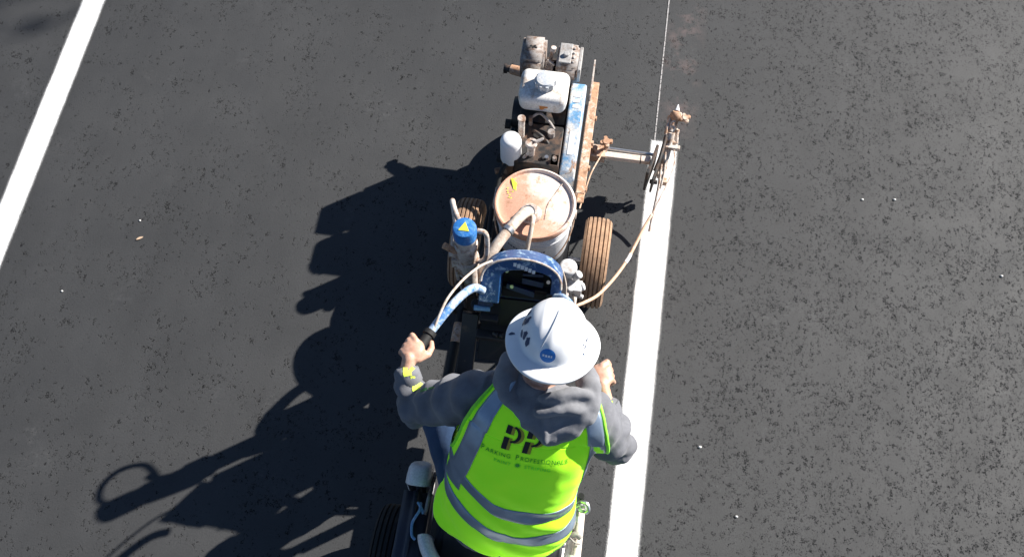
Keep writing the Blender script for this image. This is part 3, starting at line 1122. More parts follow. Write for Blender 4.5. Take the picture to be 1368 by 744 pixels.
def fittings(bm):
    cyl(bm, (.305, -1.315, .51), (.305, -1.315, .57), .015, n=12)
    cyl(bm, (.288, -1.33, .53), (.345, -1.325, .54), .009, n=10)
    tube(bm, [(.315, -1.32, .575), (.335, -1.325, .58), (.345, -1.345, .57), (.335, -1.355, .56)], .007, 8)
    cyl(bm, (.285, -1.36, .51), (.285, -1.36, .56), .013, n=8)
    cyl(bm, (.275, -1.39, .52), (.30, -1.395, .53), .016, n=10)
    box(bm, (.298, -1.345, .50), (.03, .07, .03))
    lathe(bm, [(.008, 0), (.02, .002), (.02, .008), (.008, .010)], (.325, -1.335, .548), n=14)
part('hydraulic_fitting', STEEL, RU, fittings)
part('fitting_cap', RUBBER, RU, lambda b: (cyl(b, (.268, -1.405, .52), (.262, -1.425, .54), .017), cyl(b, (.315, -1.30, .56), (.312, -1.30, .585), .011)))
def coil(bm):
    tube(bm, [(.265, -1.46, .525), (.29, -1.44, .54), (.315, -1.432, .545), (.328, -1.44, .535)], .011, 10)
    tube(bm, [(.275, -1.41, .53), (.285, -1.44, .545), (.31, -1.46, .54), (.33, -1.462, .53)], .0035, 6)
part('hydraulic_hose', GREYC, RU, coil)
def cushion(bm):
    box(bm, (.04, -1.46, .515), (.46, .40, .09))
    bmesh.ops.bevel(bm, geom=list(bm.edges), offset=.035, segments=5, affect='EDGES')
part('seat_cushion', DKSEAT, RU, cushion, smooth=True)
def seatback(bm):
    # low white shell wrapping the back of the seat
    n = 40
    cen = V((.045, -1.475, 0))
    prof = [(-.03, .46), (-.012, .60), (.0, .635), (.02, .645), (.036, .632), (.04, .60), (.025, .46)]
    rows = []
    for i in range(n + 1):
        t = R(192) + R(156) * i / n
        d = V((math.cos(t), math.sin(t), 0))
        drop = .05 * (abs(math.cos(t)) ** 3)
        rows.append([bm.verts.new(cen + V((d.x * (.262 + a), d.y * (.205 + a), z - drop))) for a, z in prof])
    for a, b in zip(rows, rows[1:]):
        for k in range(len(prof)):
            j = (k + 1) % len(prof)
            bm.faces.new((a[k], a[j], b[j], b[k]))
    bm.faces.new(rows[0])
    bm.faces.new(rows[-1][::-1])
part('seat_shell', SHELLW, RU, seatback, smooth=True)
def whitebr(bm):
    box(bm, (.015, -.945, .66), (.045, .05, .02))
    box(bm, (-.0, -.965, .60), (.012, .04, .12))
    box(bm, (.05, -.93, .655), (.04, .03, .015))
    box(bm, (0, -.97, .44), (.03, .04, .30))
part('hitch_bracket', SHELLW, RU, whitebr, bevel=.004)

# ------------------------------------------------------------------ the worker
PE = thing('person', 'seated worker in white hard hat, grey hoodie and lime safety vest holding both handlebars', 'person', (.05, -1.40, .56))
dg = bpy.context.evaluated_depsgraph_get

def capsule(bm, p0, p1, r0, r1, n=14):
    p0, p1 = V(p0), V(p1)
    cyl(bm, p0, p1, r0, r1, n)
    for p, r in ((p0, r0), (p1, r1)):
        ret = bmesh.ops.create_icosphere(bm, subdivisions=2, radius=r)
        bmesh.ops.translate(bm, vec=p, verts=ret['verts'])

def chain(bm, pts, n=14):
    for (a, ra), (b, rb) in zip(pts, pts[1:]):
        capsule(bm, a, b, ra, rb, n)

def ellipsoid(bm, c, s, rot=None):
    ret = bmesh.ops.create_icosphere(bm, subdivisions=3, radius=1.0)
    M = Matrix.Translation(V(c)) @ (rot.to_4x4() if rot is not None else Matrix()) @ Matrix.Diagonal((*s, 1))
    bmesh.ops.transform(bm, matrix=M, verts=ret['verts'])

def loft(bm, secs, n=32, p=2.3):
    """secs: (centre, rx, ry); rings square to the spine, flattened ellipses"""
    rings = []
    for i, (c, rx, ry) in enumerate(secs):
        d = (V(secs[min(i + 1, len(secs) - 1)][0]) - V(secs[max(i - 1, 0)][0])).normalized()
        x = V((1, 0, 0))
        x = (x - d * x.dot(d)).normalized()
        y = d.cross(x)
        ring = []
        for k in range(n):
            t = 2 * math.pi * k / n
            ct, st = math.cos(t), math.sin(t)
            a = math.copysign(abs(ct) ** (2 / p), ct) * rx
            b = math.copysign(abs(st) ** (2 / p), st) * ry
            ring.append(bm.verts.new(V(c) + x * a + y * b))
        rings.append(ring)
    for a, b in zip(rings, rings[1:]):
        for k in range(n):
            j = (k + 1) % n
            bm.faces.new((a[k], a[j], b[j], b[k]))
    bm.faces.new(rings[0][::-1])
    bm.faces.new(rings[-1])

def remesh(name, bm, voxel, iters, disp=None):
    bmesh.ops.recalc_face_normals(bm, faces=bm.faces)
    me = bpy.data.meshes.new('tmp')
    bm.to_mesh(me)
    bm.free()
    o = bpy.data.objects.new('tmp', me)
    COL.objects.link(o)
    md = o.modifiers.new('r', 'REMESH')
    md.mode = 'VOXEL'
    md.voxel_size = voxel
    d = dg()
    d.update()
    ev = o.evaluated_get(d)
    out = bpy.data.meshes.new_from_object(ev)
    out.name = name
    bpy.data.objects.remove(o)
    nv = len(out.vertices)
    co = np.empty(nv * 3)
    out.vertices.foreach_get('co', co)
    co = co.reshape(-1, 3)
    ed = np.empty(len(out.edges) * 2, dtype=np.int64)
    out.edges.foreach_get('vertices', ed)
    ed = ed.reshape(-1, 2)
    deg = np.bincount(ed.ravel(), minlength=nv).astype(float)[:, None]
    for k in range(iters):
        for lam in (.6, -.61):
            s = np.zeros_like(co)
            for ax in range(3):
                s[:, ax] = np.bincount(ed[:, 0], co[ed[:, 1], ax], nv) + np.bincount(ed[:, 1], co[ed[:, 0], ax], nv)
            co = co + lam * (s / np.maximum(deg, 1) - co)
    out.vertices.foreach_set('co', co.ravel())
    out.update()
    if disp:
        no = np.empty(nv * 3)
        out.vertices.foreach_get('normal', no)
        no = no.reshape(-1, 3)
        h = np.array([disp(V(c)) for c in co])
        co = co + no * h[:, None]
        out.vertices.foreach_set('co', co.ravel())
        out.update()
    return out

SPINE = [(V((.045, -1.435, .55)), .205, .135), (V((.05, -1.41, .63)), .212, .140), (V((.058, -1.375, .74)), .210, .142), (V((.075, -1.315, .90)), .208, .140),
         (V((.095, -1.245, 1.05)), .212, .132), (V((.108, -1.20, 1.14)), .195, .112), (V((.12, -1.165, 1.21)), .12, .082), (V((.13, -1.135, 1.27)), .070, .068)]
SHL, SHR = V((-.075, -1.175, 1.125)), V((.300, -1.195, 1.125))
ELL, ELR = V((-.295, -1.165, .90)), V((.400, -1.200, .90))
WRL, WRR = V((-.336, -1.080, .998)), V((.352, -1.100, .998))
HIPL, HIPR = V((-.06, -1.40, .595)), V((.16, -1.41, .595))
KNL, KNR = V((-.255, -1.04, .60)), V((.27, -1.04, .60))
ANL, ANR = V((-.265, -.985, .24)), V((.265, -.985, .24))
HEAD = V((.153, -1.062, 1.365))

def hand(bm, grip0, grip1, wrist, side):
    """five fingers closed on the bar; side +1 = left hand (fingers wrap on the left)"""
    g0, g1 = V(grip0), V(grip1)
    f = (g0 - g1).normalized()
    u = V((0, 0, 1))
    s = u.cross(f).normalized() * side
    u = f.cross(s) * side
    if u.z < 0:
        u = -u
    c = g1 + f * .040
    pt = lambda a, b, d: c + f * a + s * b + u * d
    # palm
    ellipsoid(bm, pt(.0, .004, .034), (.040, .046, .019), Matrix((s, f, u)).transposed())
    capsule(bm, pt(-.03, .0, .034), wrist, .024, .025)
    capsule(bm, pt(-.02, -.018, .030), pt(.012, -.028, .022), .017, .015)
    for i in range(4):
        a = .046 - .0215 * i
        r = (.0100, .0104, .0100, .0088)[i]
        L = (1.0, 1.06, 1.0, .86)[i]
        k0 = pt(a - .012, .014, .040)
        k1 = pt(a, .036, .033)
        k2 = pt(a + .002, .047, -.002 * L)
        k3 = pt(a + .002, .026, -.033 * L)
        k4 = pt(a + .001, .002, -.034 * L)
        chain(bm, [(k0, r * 1.2), (k1, r * 1.18), (k2, r * 1.02), (k3, r * .95), (k4, r * .86)], 10)
    chain(bm, [(pt(-.016, -.024, .026), .0155), (pt(.020, -.042, .012), .0125), (pt(.052, -.036, -.002), .0112), (pt(.070, -.024, -.006), .0095)], 10)

bm = NB()
loft(bm, [(c, rx * .84, ry * .82) for c, rx, ry in SPINE[:-1]] + [(SPINE[-1][0], .06, .06)])
chain(bm, [(V((.122, -1.16, 1.20)), .062), (V((.14, -1.11, 1.29)), .058), (HEAD + V((0, -.012, -.04)), .060)])
# head with face: cranium, jaw, nose, ears, brow
hq = (Matrix.Rotation(R(-4), 3, 'Z') @ Matrix.Rotation(R(-20), 3, 'X'))
HP = lambda x, y, z: HEAD + hq @ V((x, y, z))
ellipsoid(bm, HP(0, -.008, .03), (.078, .098, .092), hq)
ellipsoid(bm, HP(0, .022, -.050), (.058, .072, .062), hq)
ellipsoid(bm, HP(0, .062, -.085), (.030, .026, .022), hq)
chain(bm, [(HP(0, .090, .012), .009), (HP(0, .108, -.022), .013)], 10)
for sx in (-1, 1):
    ellipsoid(bm, HP(sx * .078, .0, -.01), (.010, .020, .032), hq)
    ellipsoid(bm, HP(sx * .030, .082, .022), (.022, .012, .008), hq)
    ellipsoid(bm, HP(sx * .014, .104, -.026), (.008, .010, .007), hq)
ellipsoid(bm, HP(0, .088, -.052), (.024, .010, .006), hq)
ellipsoid(bm, HP(0, .086, -.063), (.021, .010, .006), hq)
chain(bm, [(SHL, .062), (ELL, .046), (WRL, .030)])
chain(bm, [(SHR, .062), (ELR, .046), (WRR, .030)])
hand(bm, LBAR[-2], LBAR[-1], WRL, 1)
hand(bm, RBAR[-2], RBAR[-1], WRR, -1)
for h, k, a in ((HIPL, KNL, ANL), (HIPR, KNR, ANR)):
    chain(bm, [(h, .085), (k, .058), (a, .040)])
    chain(bm, [(a, .040), (a + V((0, .13, -.035)), .034)])
SKIN = NT('skin')
_n = SKIN.noise(55, 5, .6)
SKIN.base(SKIN.ramp(_n, [(.3, (.46, .25, .17)), (.7, (.62, .38, .28))]))
SKIN.set(rough=.5, normal=SKIN.bump(SKIN.noise(240, 3), .2, .001))
SKIN.b.inputs['Subsurface Weight'].default_value = .12
SKIN.b.inputs['Subsurface Radius'].default_value = (.01, .004, .002)
body = link('body', remesh('body', bm, .0042, 3), SKIN.m, PE)
EYEW = flat('eye_white', (.75, .73, .70), .2)
def eyes(bm):
    for sx in (-1, 1):
        ellipsoid(bm, HP(sx * .030, .076, .006), (.012, .010, .009), hq)
part('eyes', EYEW, PE, eyes, smooth=True)
HAIR = flat('short_dark_hair', (.035, .022, .015), .7, fine=300, var=.5)
def hair(bm):
    ret = bmesh.ops.create_icosphere(bm, subdivisions=4, radius=1.0)
    M = Matrix.Translation(HP(0, -.016, .030)) @ hq.to_4x4() @ Matrix.Diagonal((.084, .098, .096, 1))
    for v in list(ret['verts']):
        if v.co.z < -.95 or (v.co.y > .25 and v.co.z < .45):
            bm.verts.remove(v)
    bmesh.ops.transform(bm, matrix=M, verts=[v for v in bm.verts])
    for v in bm.verts:
        v.co += V((noise.noise(v.co * 60), noise.noise(v.co * 60 + V((9, 0, 0))), 0)) * .003
part('hair', HAIR, PE, hair, smooth=True)

# hoodie ------------------------------------------------------------------------
def folds(p):
    # long soft creases across sleeves and body
    a = 0.
    for (A, B, k, ph) in ((SHL, ELL, 62, 0.), (ELL, WRL, 85, 1.), (SHR, ELR, 62, 2.), (ELR, WRR, 85, .5)):
        d = B - A
        t = (p - A).dot(d) / d.length_squared
        if -.25 < t < 1.15:
            r = (p - A - d * t).length
            if r < .12:
                w = max(0., 1 - max(0, (r - .09) / .03))
                q = d.normalized()
                side = (p - A - d * t)
                tw = noise.noise(p * 7 + V((ph, 0, 0))) * 2.4
                s = math.sin(t * d.length * k + tw + side.x * 14 * (1 if ph else -1) + side.z * 11 + ph)
                a += w * (.0095 * (abs(s) ** .8 * math.copysign(1, s))) * (.55 + .45 * noise.noise(p * 13))
    a += .009 * noise.noise(V((p.x * 11, p.y * 9, p.z * 17))) + .003 * noise.noise(p * 31)
    return a
bm = NB()
loft(bm, SPINE)
chain(bm, [(SHL + V((.06, 0, .0)), .086), (SHL, .086), (SHL.lerp(ELL, .55), .077), (ELL, .070), (ELL.lerp(WRL, .5), .058), (WRL + V((.003, -.012, -.01)), .046)], 20)
chain(bm, [(SHR + V((-.06, 0, .0)), .086), (SHR, .086), (SHR.lerp(ELR, .55), .074), (ELR, .064), (ELR.lerp(WRR, .5), .058), (WRR + V((0, -.012, -.01)), .046)], 20)
HOODIE = cloth('heather_grey_fleece', (.165, .168, .185), 700, .2)
hoodie = link('hoodie', remesh('hoodie', bm, .0075, 6, folds), HOODIE, PE)
# ribbed cuffs
for A, B in ((ELL, WRL), (ELR, WRR)):
    d = (B - A).normalized()
    def cuff(bm):
        n = 44
        x, y = frame_of(d)
        rows = []
        for h, r in ((-.035, .043), (-.03, .047), (.010, .043), (.016, .039), (.012, .034)):
            rows.append([bm.verts.new(B + d * (h - .004) + (x * math.cos(2 * math.pi * k / n) + y * math.sin(2 * math.pi * k / n)) * (r + .0012 * (k % 2))) for k in range(n)])
        for a, b in zip(rows, rows[1:]):
            for k in range(n):
                j = (k + 1) % n
                bm.faces.new((a[k], a[j], b[j], b[k]))
    part('cuff', HOODIE, hoodie, cuff, smooth=True)

# jeans and boots ----------------------------------------------------------------
bm = NB()
loft(bm, [(V((.045, -1.44, .535)), .19, .13), (V((.05, -1.415, .62)), .195, .135), (V((.055, -1.39, .70)), .19, .13)])
for h, k, a in ((HIPL, KNL, ANL), (HIPR, KNR, ANR)):
    chain(bm, [(h, .105), (h.lerp(k, .5), .092), (k, .078), (k.lerp(a, .5), .066), (a + V((0, 0, .01)), .062)], 20)
JEANS = cloth('blue_denim', (.030, .058, .12), 500, .25)
link('jeans', remesh('jeans', bm, .009, 5, lambda p: .006 * noise.noise(p * 14) + .004 * noise.noise(V((p.x * 8, p.y * 8, p.z * 40)))), JEANS, PE)
BOOT = worn('brown_work_boot', (.10, .055, .03), (.35, .25, .17), .3, 20, .7)
for a in (ANL, ANR):
    bm = NB()
    chain(bm, [(a + V((0, 0, .01)), .055), (a + V((0, .0, -.03)), .050), (a + V((0, .10, -.035)), .042), (a + V((0, .15, -.036)), .034)])
    me = remesh('boot', bm, .008, 4)
    link('boot', me, BOOT, PE)

# hood lying on the upper back ------------------------------------------------------
def hoodfold(p):
    return .008 * noise.noise(V((p.x * 13, p.y * 24, p.z * 24))) + .0015 * noise.noise(p * 40)
bm = NB()
ellipsoid(bm, (.152, -1.215, 1.207), (.152, .098, .052), Matrix.Rotation(R(30), 3, 'X'))
ellipsoid(bm, (.172, -1.254, 1.184), (.104, .072, .044), Matrix.Rotation(R(40), 3, 'X'))
chain(bm, [(V((.030, -1.08, 1.225)), .040), (V((.026, -1.14, 1.230)), .046), (V((.050, -1.200, 1.220)), .045), (V((.085, -1.232, 1.205)), .043), (V((.128, -1.255, 1.190)), .041), (V((.182, -1.280, 1.172)), .040)], 18)
chain(bm, [(V((.268, -1.08, 1.225)), .034), (V((.290, -1.15, 1.240)), .040), (V((.282, -1.21, 1.230)), .043), (V((.240, -1.256, 1.196)), .040), (V((.182, -1.280, 1.172)), .040)], 18)
chain(bm, [(V((.150, -1.205, 1.280)), .018), (V((.20, -1.195, 1.292)), .024), (V((.24, -1.18, 1.288)), .024), (V((.285, -1.175, 1.272)), .020)])
chain(bm, [(V((.14, -1.245, 1.255)), .016), (V((.20, -1.235, 1.272)), .019), (V((.24, -1.225, 1.268)), .020), (V((.278, -1.215, 1.258)), .018)])
chain(bm, [(V((.155, -1.20, 1.27)), .010), (V((.165, -1.26, 1.24)), .010), (V((.170, -1.315, 1.195)), .008)])
bmesh.ops.translate(bm, vec=(-.004, -.010, .014), verts=bm.verts)
HOODM = cloth('heather_grey_hood_fleece', (.200, .203, .218), 700, .2)
link('hood', remesh('hood', bm, .0055, 4, hoodfold), HOODM, hoodie)

# vest: rays from outside onto the hoodie give a loose shell -------------------------
tb = NB()
loft(tb, SPINE, 64)
for S_, E_ in ((SHL, ELL), (SHR, ELR)):
    chain(tb, [(S_ + V((.06 if S_.x < 0 else -.06, 0, 0)), .088), (S_, .090), (S_.lerp(E_, .3), .086)], 20)
tme = remesh('vestform', tb, .010, 12)
bv = NB()
bv.from_mesh(tme)
BT = BVHTree.FromBMesh(bv)
A0, B0 = V((.055, -1.40, .56)), V((.103, -1.225, 1.06))
eb = (B0 - A0).normalized()
ea = (V((1, -.01, 0)) - eb * V((1, -.01, 0)).dot(eb)).normalized()
en = ea.cross(eb)
if en.y > 0:
    en = -en
LEN = (B0 - A0).length
def vray(th, v):
    d = ea * math.cos(th) + en * math.sin(th)
    if v <= 1.2:
        return A0 + eb * (v * LEN), d
    ph = R(88) * (v - 1)
    return B0, (d * math.cos(ph) + eb * math.sin(ph)).normalized()
def vfold(p, v):
    sag = max(0., 1 - v * 1.1)
    f = .023 * sag * noise.noise(V((p.x * 5 + 3, p.y * 4, p.z * 19 + p.x * 12)))
    f += .007 * noise.noise(V((p.x * 7, p.y * 5, p.z * 10 + 4))) + .0015 * noise.noise(p * 26)
    return f
def surf(th, v, off=0.):
    c, d = vray(th, v)
    hit = BT.ray_cast(c + d * .9, -d)[0]
    if hit is None:
        hit = c + d * .2
    loose = .015 + .030 * max(0., .55 - v) * (abs(math.cos(th)) ** .5)
    return hit + d * (loose + vfold(hit, v) + off)
def acoord(p):
    return (p - A0).dot(ea) - .115 * max(0., min(1., (p - A0).dot(eb) / LEN)) * .35
VA = .60          # armhole bottom (share of the cylinder part)
def alim(v, side=-1):
    return (1. if side < 0 else .90) * float(np.interp(v, (.60, .66, .75, 1.0, 1.3, 1.5, 1.7), (.295, .276, .264, .252, .226, .192, .150)))
from functools import lru_cache
@lru_cache(maxsize=None)
def theta(side, v, a, half):
    """angle on the back (half=+1) or front (-1) where the lateral offset reaches a"""
    e0, e1 = (R(90), R(0)) if side > 0 else (R(90), R(180))
    for _ in range(18):
        m = (e0 + e1) / 2
        if abs(acoord(surf(m * half, v))) < a and (acoord(surf(m * half, v)) * side > 0):
            e0 = m
        else:
            e1 = m
    return (e0 + e1) / 2 * half
VTOP = 1.13
NV, NU = 72, 84
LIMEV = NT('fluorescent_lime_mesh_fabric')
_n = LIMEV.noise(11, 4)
_c = LIMEV.mix(LIMEV.ramp(_n, [(.3, 0.), (.7, 1.)]), (.66, 1.70, .030), (.78, 1.78, .035))  # base colour raised beyond full white to paint in the shaded vest's glow
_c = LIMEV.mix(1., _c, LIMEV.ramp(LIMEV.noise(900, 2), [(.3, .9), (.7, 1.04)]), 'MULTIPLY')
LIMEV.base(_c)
LIMEV.set(rough=.75, spec=.2, normal=LIMEV.bump(LIMEV.noise(700, 2), .25, .0008))
LIMEV.b.inputs['Sheen Weight'].default_value = .1
TAPE = NT('reflective_tape')
TAPE.base(TAPE.mix(1., (.27, .34, .43), TAPE.ramp(TAPE.noise(20, 4), [(.3, .9), (.7, 1.08)]), 'MULTIPLY'))
TAPE.set(rough=.36, spec=.5, metal=.45, normal=TAPE.bump(TAPE.noise(900, 2), .2, .0006))
def hemv(th):
    return .06 + .03 * math.sin(th * 3 + .4)
def shell(bm, half):
    rows = []
    for i in range(NV + 1):
        v = VTOP * i / NV
        if v <= VA:
            t0, t1 = R(0) * half, R(180) * half
        else:
            a = alim(v)
            t0, t1 = theta(1, round(v, 4), round(alim(v, 1), 4), half), theta(-1, round(v, 4), round(a, 4), half)
        row = []
        for k in range(NU + 1):
            th = t0 + (t1 - t0) * k / NU
            vv = v if i > 4 else v + hemv(th) * (1 - i / 5.)
            row.append(bm.verts.new(surf(th, max(vv, .0))))
        rows.append(row)
    neck = V((.128, -1.14, 1.25))
    for a, b in zip(rows, rows[1:]):
        for k in range(NU):
            q = (a[k], a[k + 1], b[k + 1], b[k])
            c = sum((w.co for w in q), V()) / 4
            if (c - neck).length < .085:
                continue
            if half < 0 and 3 < k < NU - 3:      # worn open at the front
                continue
            try:
                bm.faces.new(q)
            except ValueError:
                pass
bm = NB()
def upper(a, t, off=0.):
    """upper back and shoulders: a lateral offset, t degrees from straight back (0) over the top (90)"""
    c = A0 + eb * (LEN * 1.13) + ea * (a + .04)
    d = (en * math.cos(R(t)) + eb * math.sin(R(t))).normalized()
    h = BT.ray_cast(c + d * .9, -d)[0]
    if h is None:
        h = c + d * .12
    return h + d * (.015 + vfold(h, 1.) + off)
def ulim(t, side):
    return float(np.interp(t, (0, 30, 60, 90, 112), (.241, .228, .205, .172, .145))) * (1. if side < 0 else .90)
shell(bm, 1)
shell(bm, -1)
neck = V((.128, -1.14, 1.25))
rows = []
for i in range(61):
    t = -.6 + 110.6 * i / 60
    l, r = -ulim(max(t, 0), -1), ulim(max(t, 0), 1)
    rows.append([bm.verts.new(upper(l + (r - l) * k / 72, t, 0.)) for k in range(73)])
for a, b in zip(rows, rows[1:]):
    for k in range(72):
        q = (a[k], a[k + 1], b[k + 1], b[k])
        c = sum((w.co for w in q), V()) / 4
        if (c - neck).length > .135 or abs(acoord(c)) > .125:
            bm.faces.new(q)
loose_v = [v for v in bm.verts if not v.link_faces]
for v in loose_v:
    bm.verts.remove(v)
bmesh.ops.remove_doubles(bm, verts=bm.verts, dist=.0015)
VB = BVHTree.FromBMesh(bm)
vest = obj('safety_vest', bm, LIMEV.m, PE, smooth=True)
sm = vest.modifiers.new('Solid', 'SOLIDIFY')
sm.thickness = .0025
sm.offset = 1

def ribbon(name, centre, width, m, off=.0065, nn=6):
    """centre: list of functions mapping across 0..1 to a point"""
    bm = NB()
    rows = [[bm.verts.new(f(w / nn)) for w in range(nn + 1)] for f in centre]
    for a, b in zip(rows, rows[1:]):
        for k in range(nn):
            bm.faces.new((a[k], a[k + 1], b[k + 1], b[k]))
    o = obj(name, bm, m, vest, smooth=True)
    s = o.modifiers.new('Solid', 'SOLIDIFY')
    s.thickness = .0012
    return o
OFFT = .0042
def bup(th):
    # upper tape: sags towards the right hip
    c = math.cos(th)
    return .600 - .095 * (c + .2) - .060 * (1 - min(1, abs(c + .15) * 1.2) ** 1.4) + .10 * max(0., -c - .3)
def hstrip(fn, w):
    fs = []
    for i in range(121):
        th = R(-8 + 196 * i / 120)
        fs.append(lambda q, th=th: surf(th, fn(th) + (q - .5) * w / LEN, OFFT))
    return fs
ribbon('reflective_strip', hstrip(bup, .054), .054, TAPE.m)
ribbon('reflective_strip', hstrip(lambda th: bup(th) - .225 - .03 * math.sin(th), .054), .054, TAPE.m)
for side in (-1, 1):
    fs = []
    edge = .016 if side < 0 else .006
    for i in range(40):
        v = round(.56 + (1.13 - .56) * i / 39, 4)
        def f(q, v=v, side=side):
            a = alim(max(v, .68), side) - edge - .056 * q
            return surf(theta(side, v, round(a, 4), 1), v, OFFT + .0014)
        fs.append(f)
    for i in range(1, 45):
        t = 80 * i / 44
        fs.append(lambda q, t=t, side=side: upper(side * (ulim(t, side) - edge - .056 * q), t, OFFT + .0014))
    ribbon('reflective_strip', fs, .05, TAPE.m)
    # trim piping round the armhole
    pts = []
    for i in range(24):
        v = round(VA + .02 + (1.11 - VA - .02) * i / 23, 4)
        pts.append(surf(theta(side, v, round(alim(v, side), 4), 1), v, .002))
    pts += [upper(side * ulim(t, side), t, .002) for t in range(4, 93, 4)]
    for _ in range(3):
        pts = [pts[0]] + [(pts[k - 1] + pts[k] * 2 + pts[k + 1]) / 4 for k in range(1, len(pts) - 1)] + [pts[-1]]
    part('edge_trim', flat('lime_binding', (.30, .92, .05), .7), vest, lambda b: tube(b, pts, .0062, 8, per=2), smooth=True)

# lettering on the back -----------------------------------------------------------
def on_back(a, b, lift):
    p = A0 + ea * a + eb * b + en * .6
    h = VB.ray_cast(p, -en)
    if h[0] is None:
        return p - en * .42
    return h[0] + en * (.0036 + lift)
def text_mesh(txt, size, spacing=1.0):
    cu_ = bpy.data.curves.new('t', 'FONT')
    cu_.body = txt
    cu_.size = size
    cu_.space_character = spacing
    cu_.resolution_u = 4
    o = bpy.data.objects.new('t', cu_)
    COL.objects.link(o)
    d = dg()
    d.update()
    me = bpy.data.meshes.new_from_object(o.evaluated_get(d))
    bpy.data.objects.remove(o)
    b = NB()
    b.from_mesh(me)
    return b
def wrap(b, place, name, m, parent):
    bmesh.ops.triangulate(b, faces=b.faces)
    for _ in range(2):
        long_e = [e for e in b.edges if e.calc_length() > .012]
        if long_e:
            bmesh.ops.subdivide_edges(b, edges=long_e, cuts=1)
            bmesh.ops.triangulate(b, faces=b.faces)
    for v in b.verts:
        v.co = place(v.co.x, v.co.y)
    return obj(name, b, m, parent, smooth=True, split=False)
INK = flat('black_print', (.012, .010, .012), .7)
GOLD = flat('gold_print', (.42, .38, .03), .7)
GREENINK = flat('dark_green_print', (.03, .22, .02), .7)
GREENINK2 = flat('mid_green_print', (.10, .50, .04), .7)
AO, BO = -.138, .545          # lower left of the text block on the back
SL = .0
def pl(a0, b0, lift=0.):
    return lambda x, y: on_back(AO + a0 + x, BO + b0 + y + SL * (a0 + x), lift)
def bold_P(gap):
    """a heavy P drawn as stem, bowl and a cut through the stem"""
    b = NB()
    def poly(pts):
        b.faces.new([b.verts.new((x, y, 0)) for x, y in pts])
    h, w = .085, .017
    poly([(0, 0), (w, 0), (w + .004, .046), (.004, .046)])
    poly([(.005, .058), (w + .005, .058), (w + .008, h), (.008, h)])
    n = 12
    ring = []
    for i in range(n + 1):
        t = R(75) - R(165) * i / n
        o = (.026 + .030 * math.cos(t), .058 + .030 * math.sin(t))
        q = (.024 + .021 * math.cos(t), .059 + .0235 * math.sin(t))
        ring.append((b.verts.new((*o, 0)), b.verts.new((*q, 0))))
    for c_, d_ in zip(ring, ring[1:]):
        b.faces.new((c_[0], d_[0], d_[1], c_[1]))
    return b
for k, a0 in enumerate((.062, .130)):
    wrap(bold_P(0), pl(a0 + .011, .030 - .001, .0002), 'logo_letter', GOLD, vest)
    wrap(bold_P(0), pl(a0, .030, .0009), 'logo_letter', INK, vest)
def row(txt, size, a0, a1, b0, m):
    b = text_mesh(txt, size, 1.15)
    w = max(v.co.x for v in b.verts)
    for v in b.verts:
        v.co.x *= (a1 - a0) / w
    wrap(b, pl(a0, b0, .0006), 'lettering', m, vest)
row('P', .028, 0, .011, 0, GREENINK)
row('ARKING', .0225, .016, .098, 0, GREENINK)
row('P', .028, .114, .125, 0, GREENINK)
row('ROFESSIONALS', .0225, .130, .280, 0, GREENINK)
row('PAINT', .019, .048, .104, -.028, GREENINK2)
row('STRIPING', .019, .148, .232, -.028, GREENINK2)
def emblem():
    b = NB()
    n = 16
    c = b.verts.new((0, 0, 0))
    r = [b.verts.new(((.012 if i % 2 else .006) * math.cos(2 * math.pi * i / n), (.012 if i % 2 else .006) * math.sin(2 * math.pi * i / n), 0)) for i in range(n)]
    for i in range(n):
        b.faces.new((c, r[i], r[(i + 1) % n]))
    return b
wrap(emblem(), pl(.126, -.021, .0006), 'emblem', GREENINK2, vest)

# neon print on the left sleeve -----------------------------------------------------
hb_ = NB()
hb_.from_mesh(hoodie.data)
HT = BVHTree.FromBMesh(hb_)
NEON = flat('neon_yellow_print', (.72, .90, .10), .7)
DGREEN = flat('dark_green_sleeve_print', (.04, .18, .05), .7)
def sleeve(pts, m, name='sleeve_print'):
    b = NB()
    d = (WRL - ELL).normalized()
    x = V((1, .15, 0)).normalized()
    y = V((-.15, 1, 0))
    bb = b
    vs = [bb.verts.new((p[0], p[1], 0)) for p in pts]
    bb.faces.new(vs)
    def place(px, py):
        o = V((px, py, 1.6))
        h = HT.ray_cast(o, V((0, 0, -1)))
        return (h[0] + V((0, 0, .0018))) if h[0] is not None else V((px, py, 1.0))
    return wrap(b, place, name, m, hoodie)
def quad(cx_, cy_, w, h, ang):
    c, s = math.cos(R(ang)), math.sin(R(ang))
    return [(cx_ + (x * c - y * s), cy_ + (x * s + y * c)) for x, y in ((-w, -h), (w, -h), (w, h), (-w, h))]
for q in ((-.337, -1.085, .008, .019, 12), (-.318, -1.082, .007, .014, -25), (-.326, -1.100, .014, .006, 20),
          (-.303, -1.118, .008, .017, 20), (-.285, -1.118, .007, .012, -20), (-.292, -1.135, .014, .006, 25)):
    sleeve(quad(*q), NEON)
for q in ((-.262, -1.150, .012, .006, 10), (-.235, -1.148, .010, .005, 5)):
    sleeve(quad(*q), DGREEN)

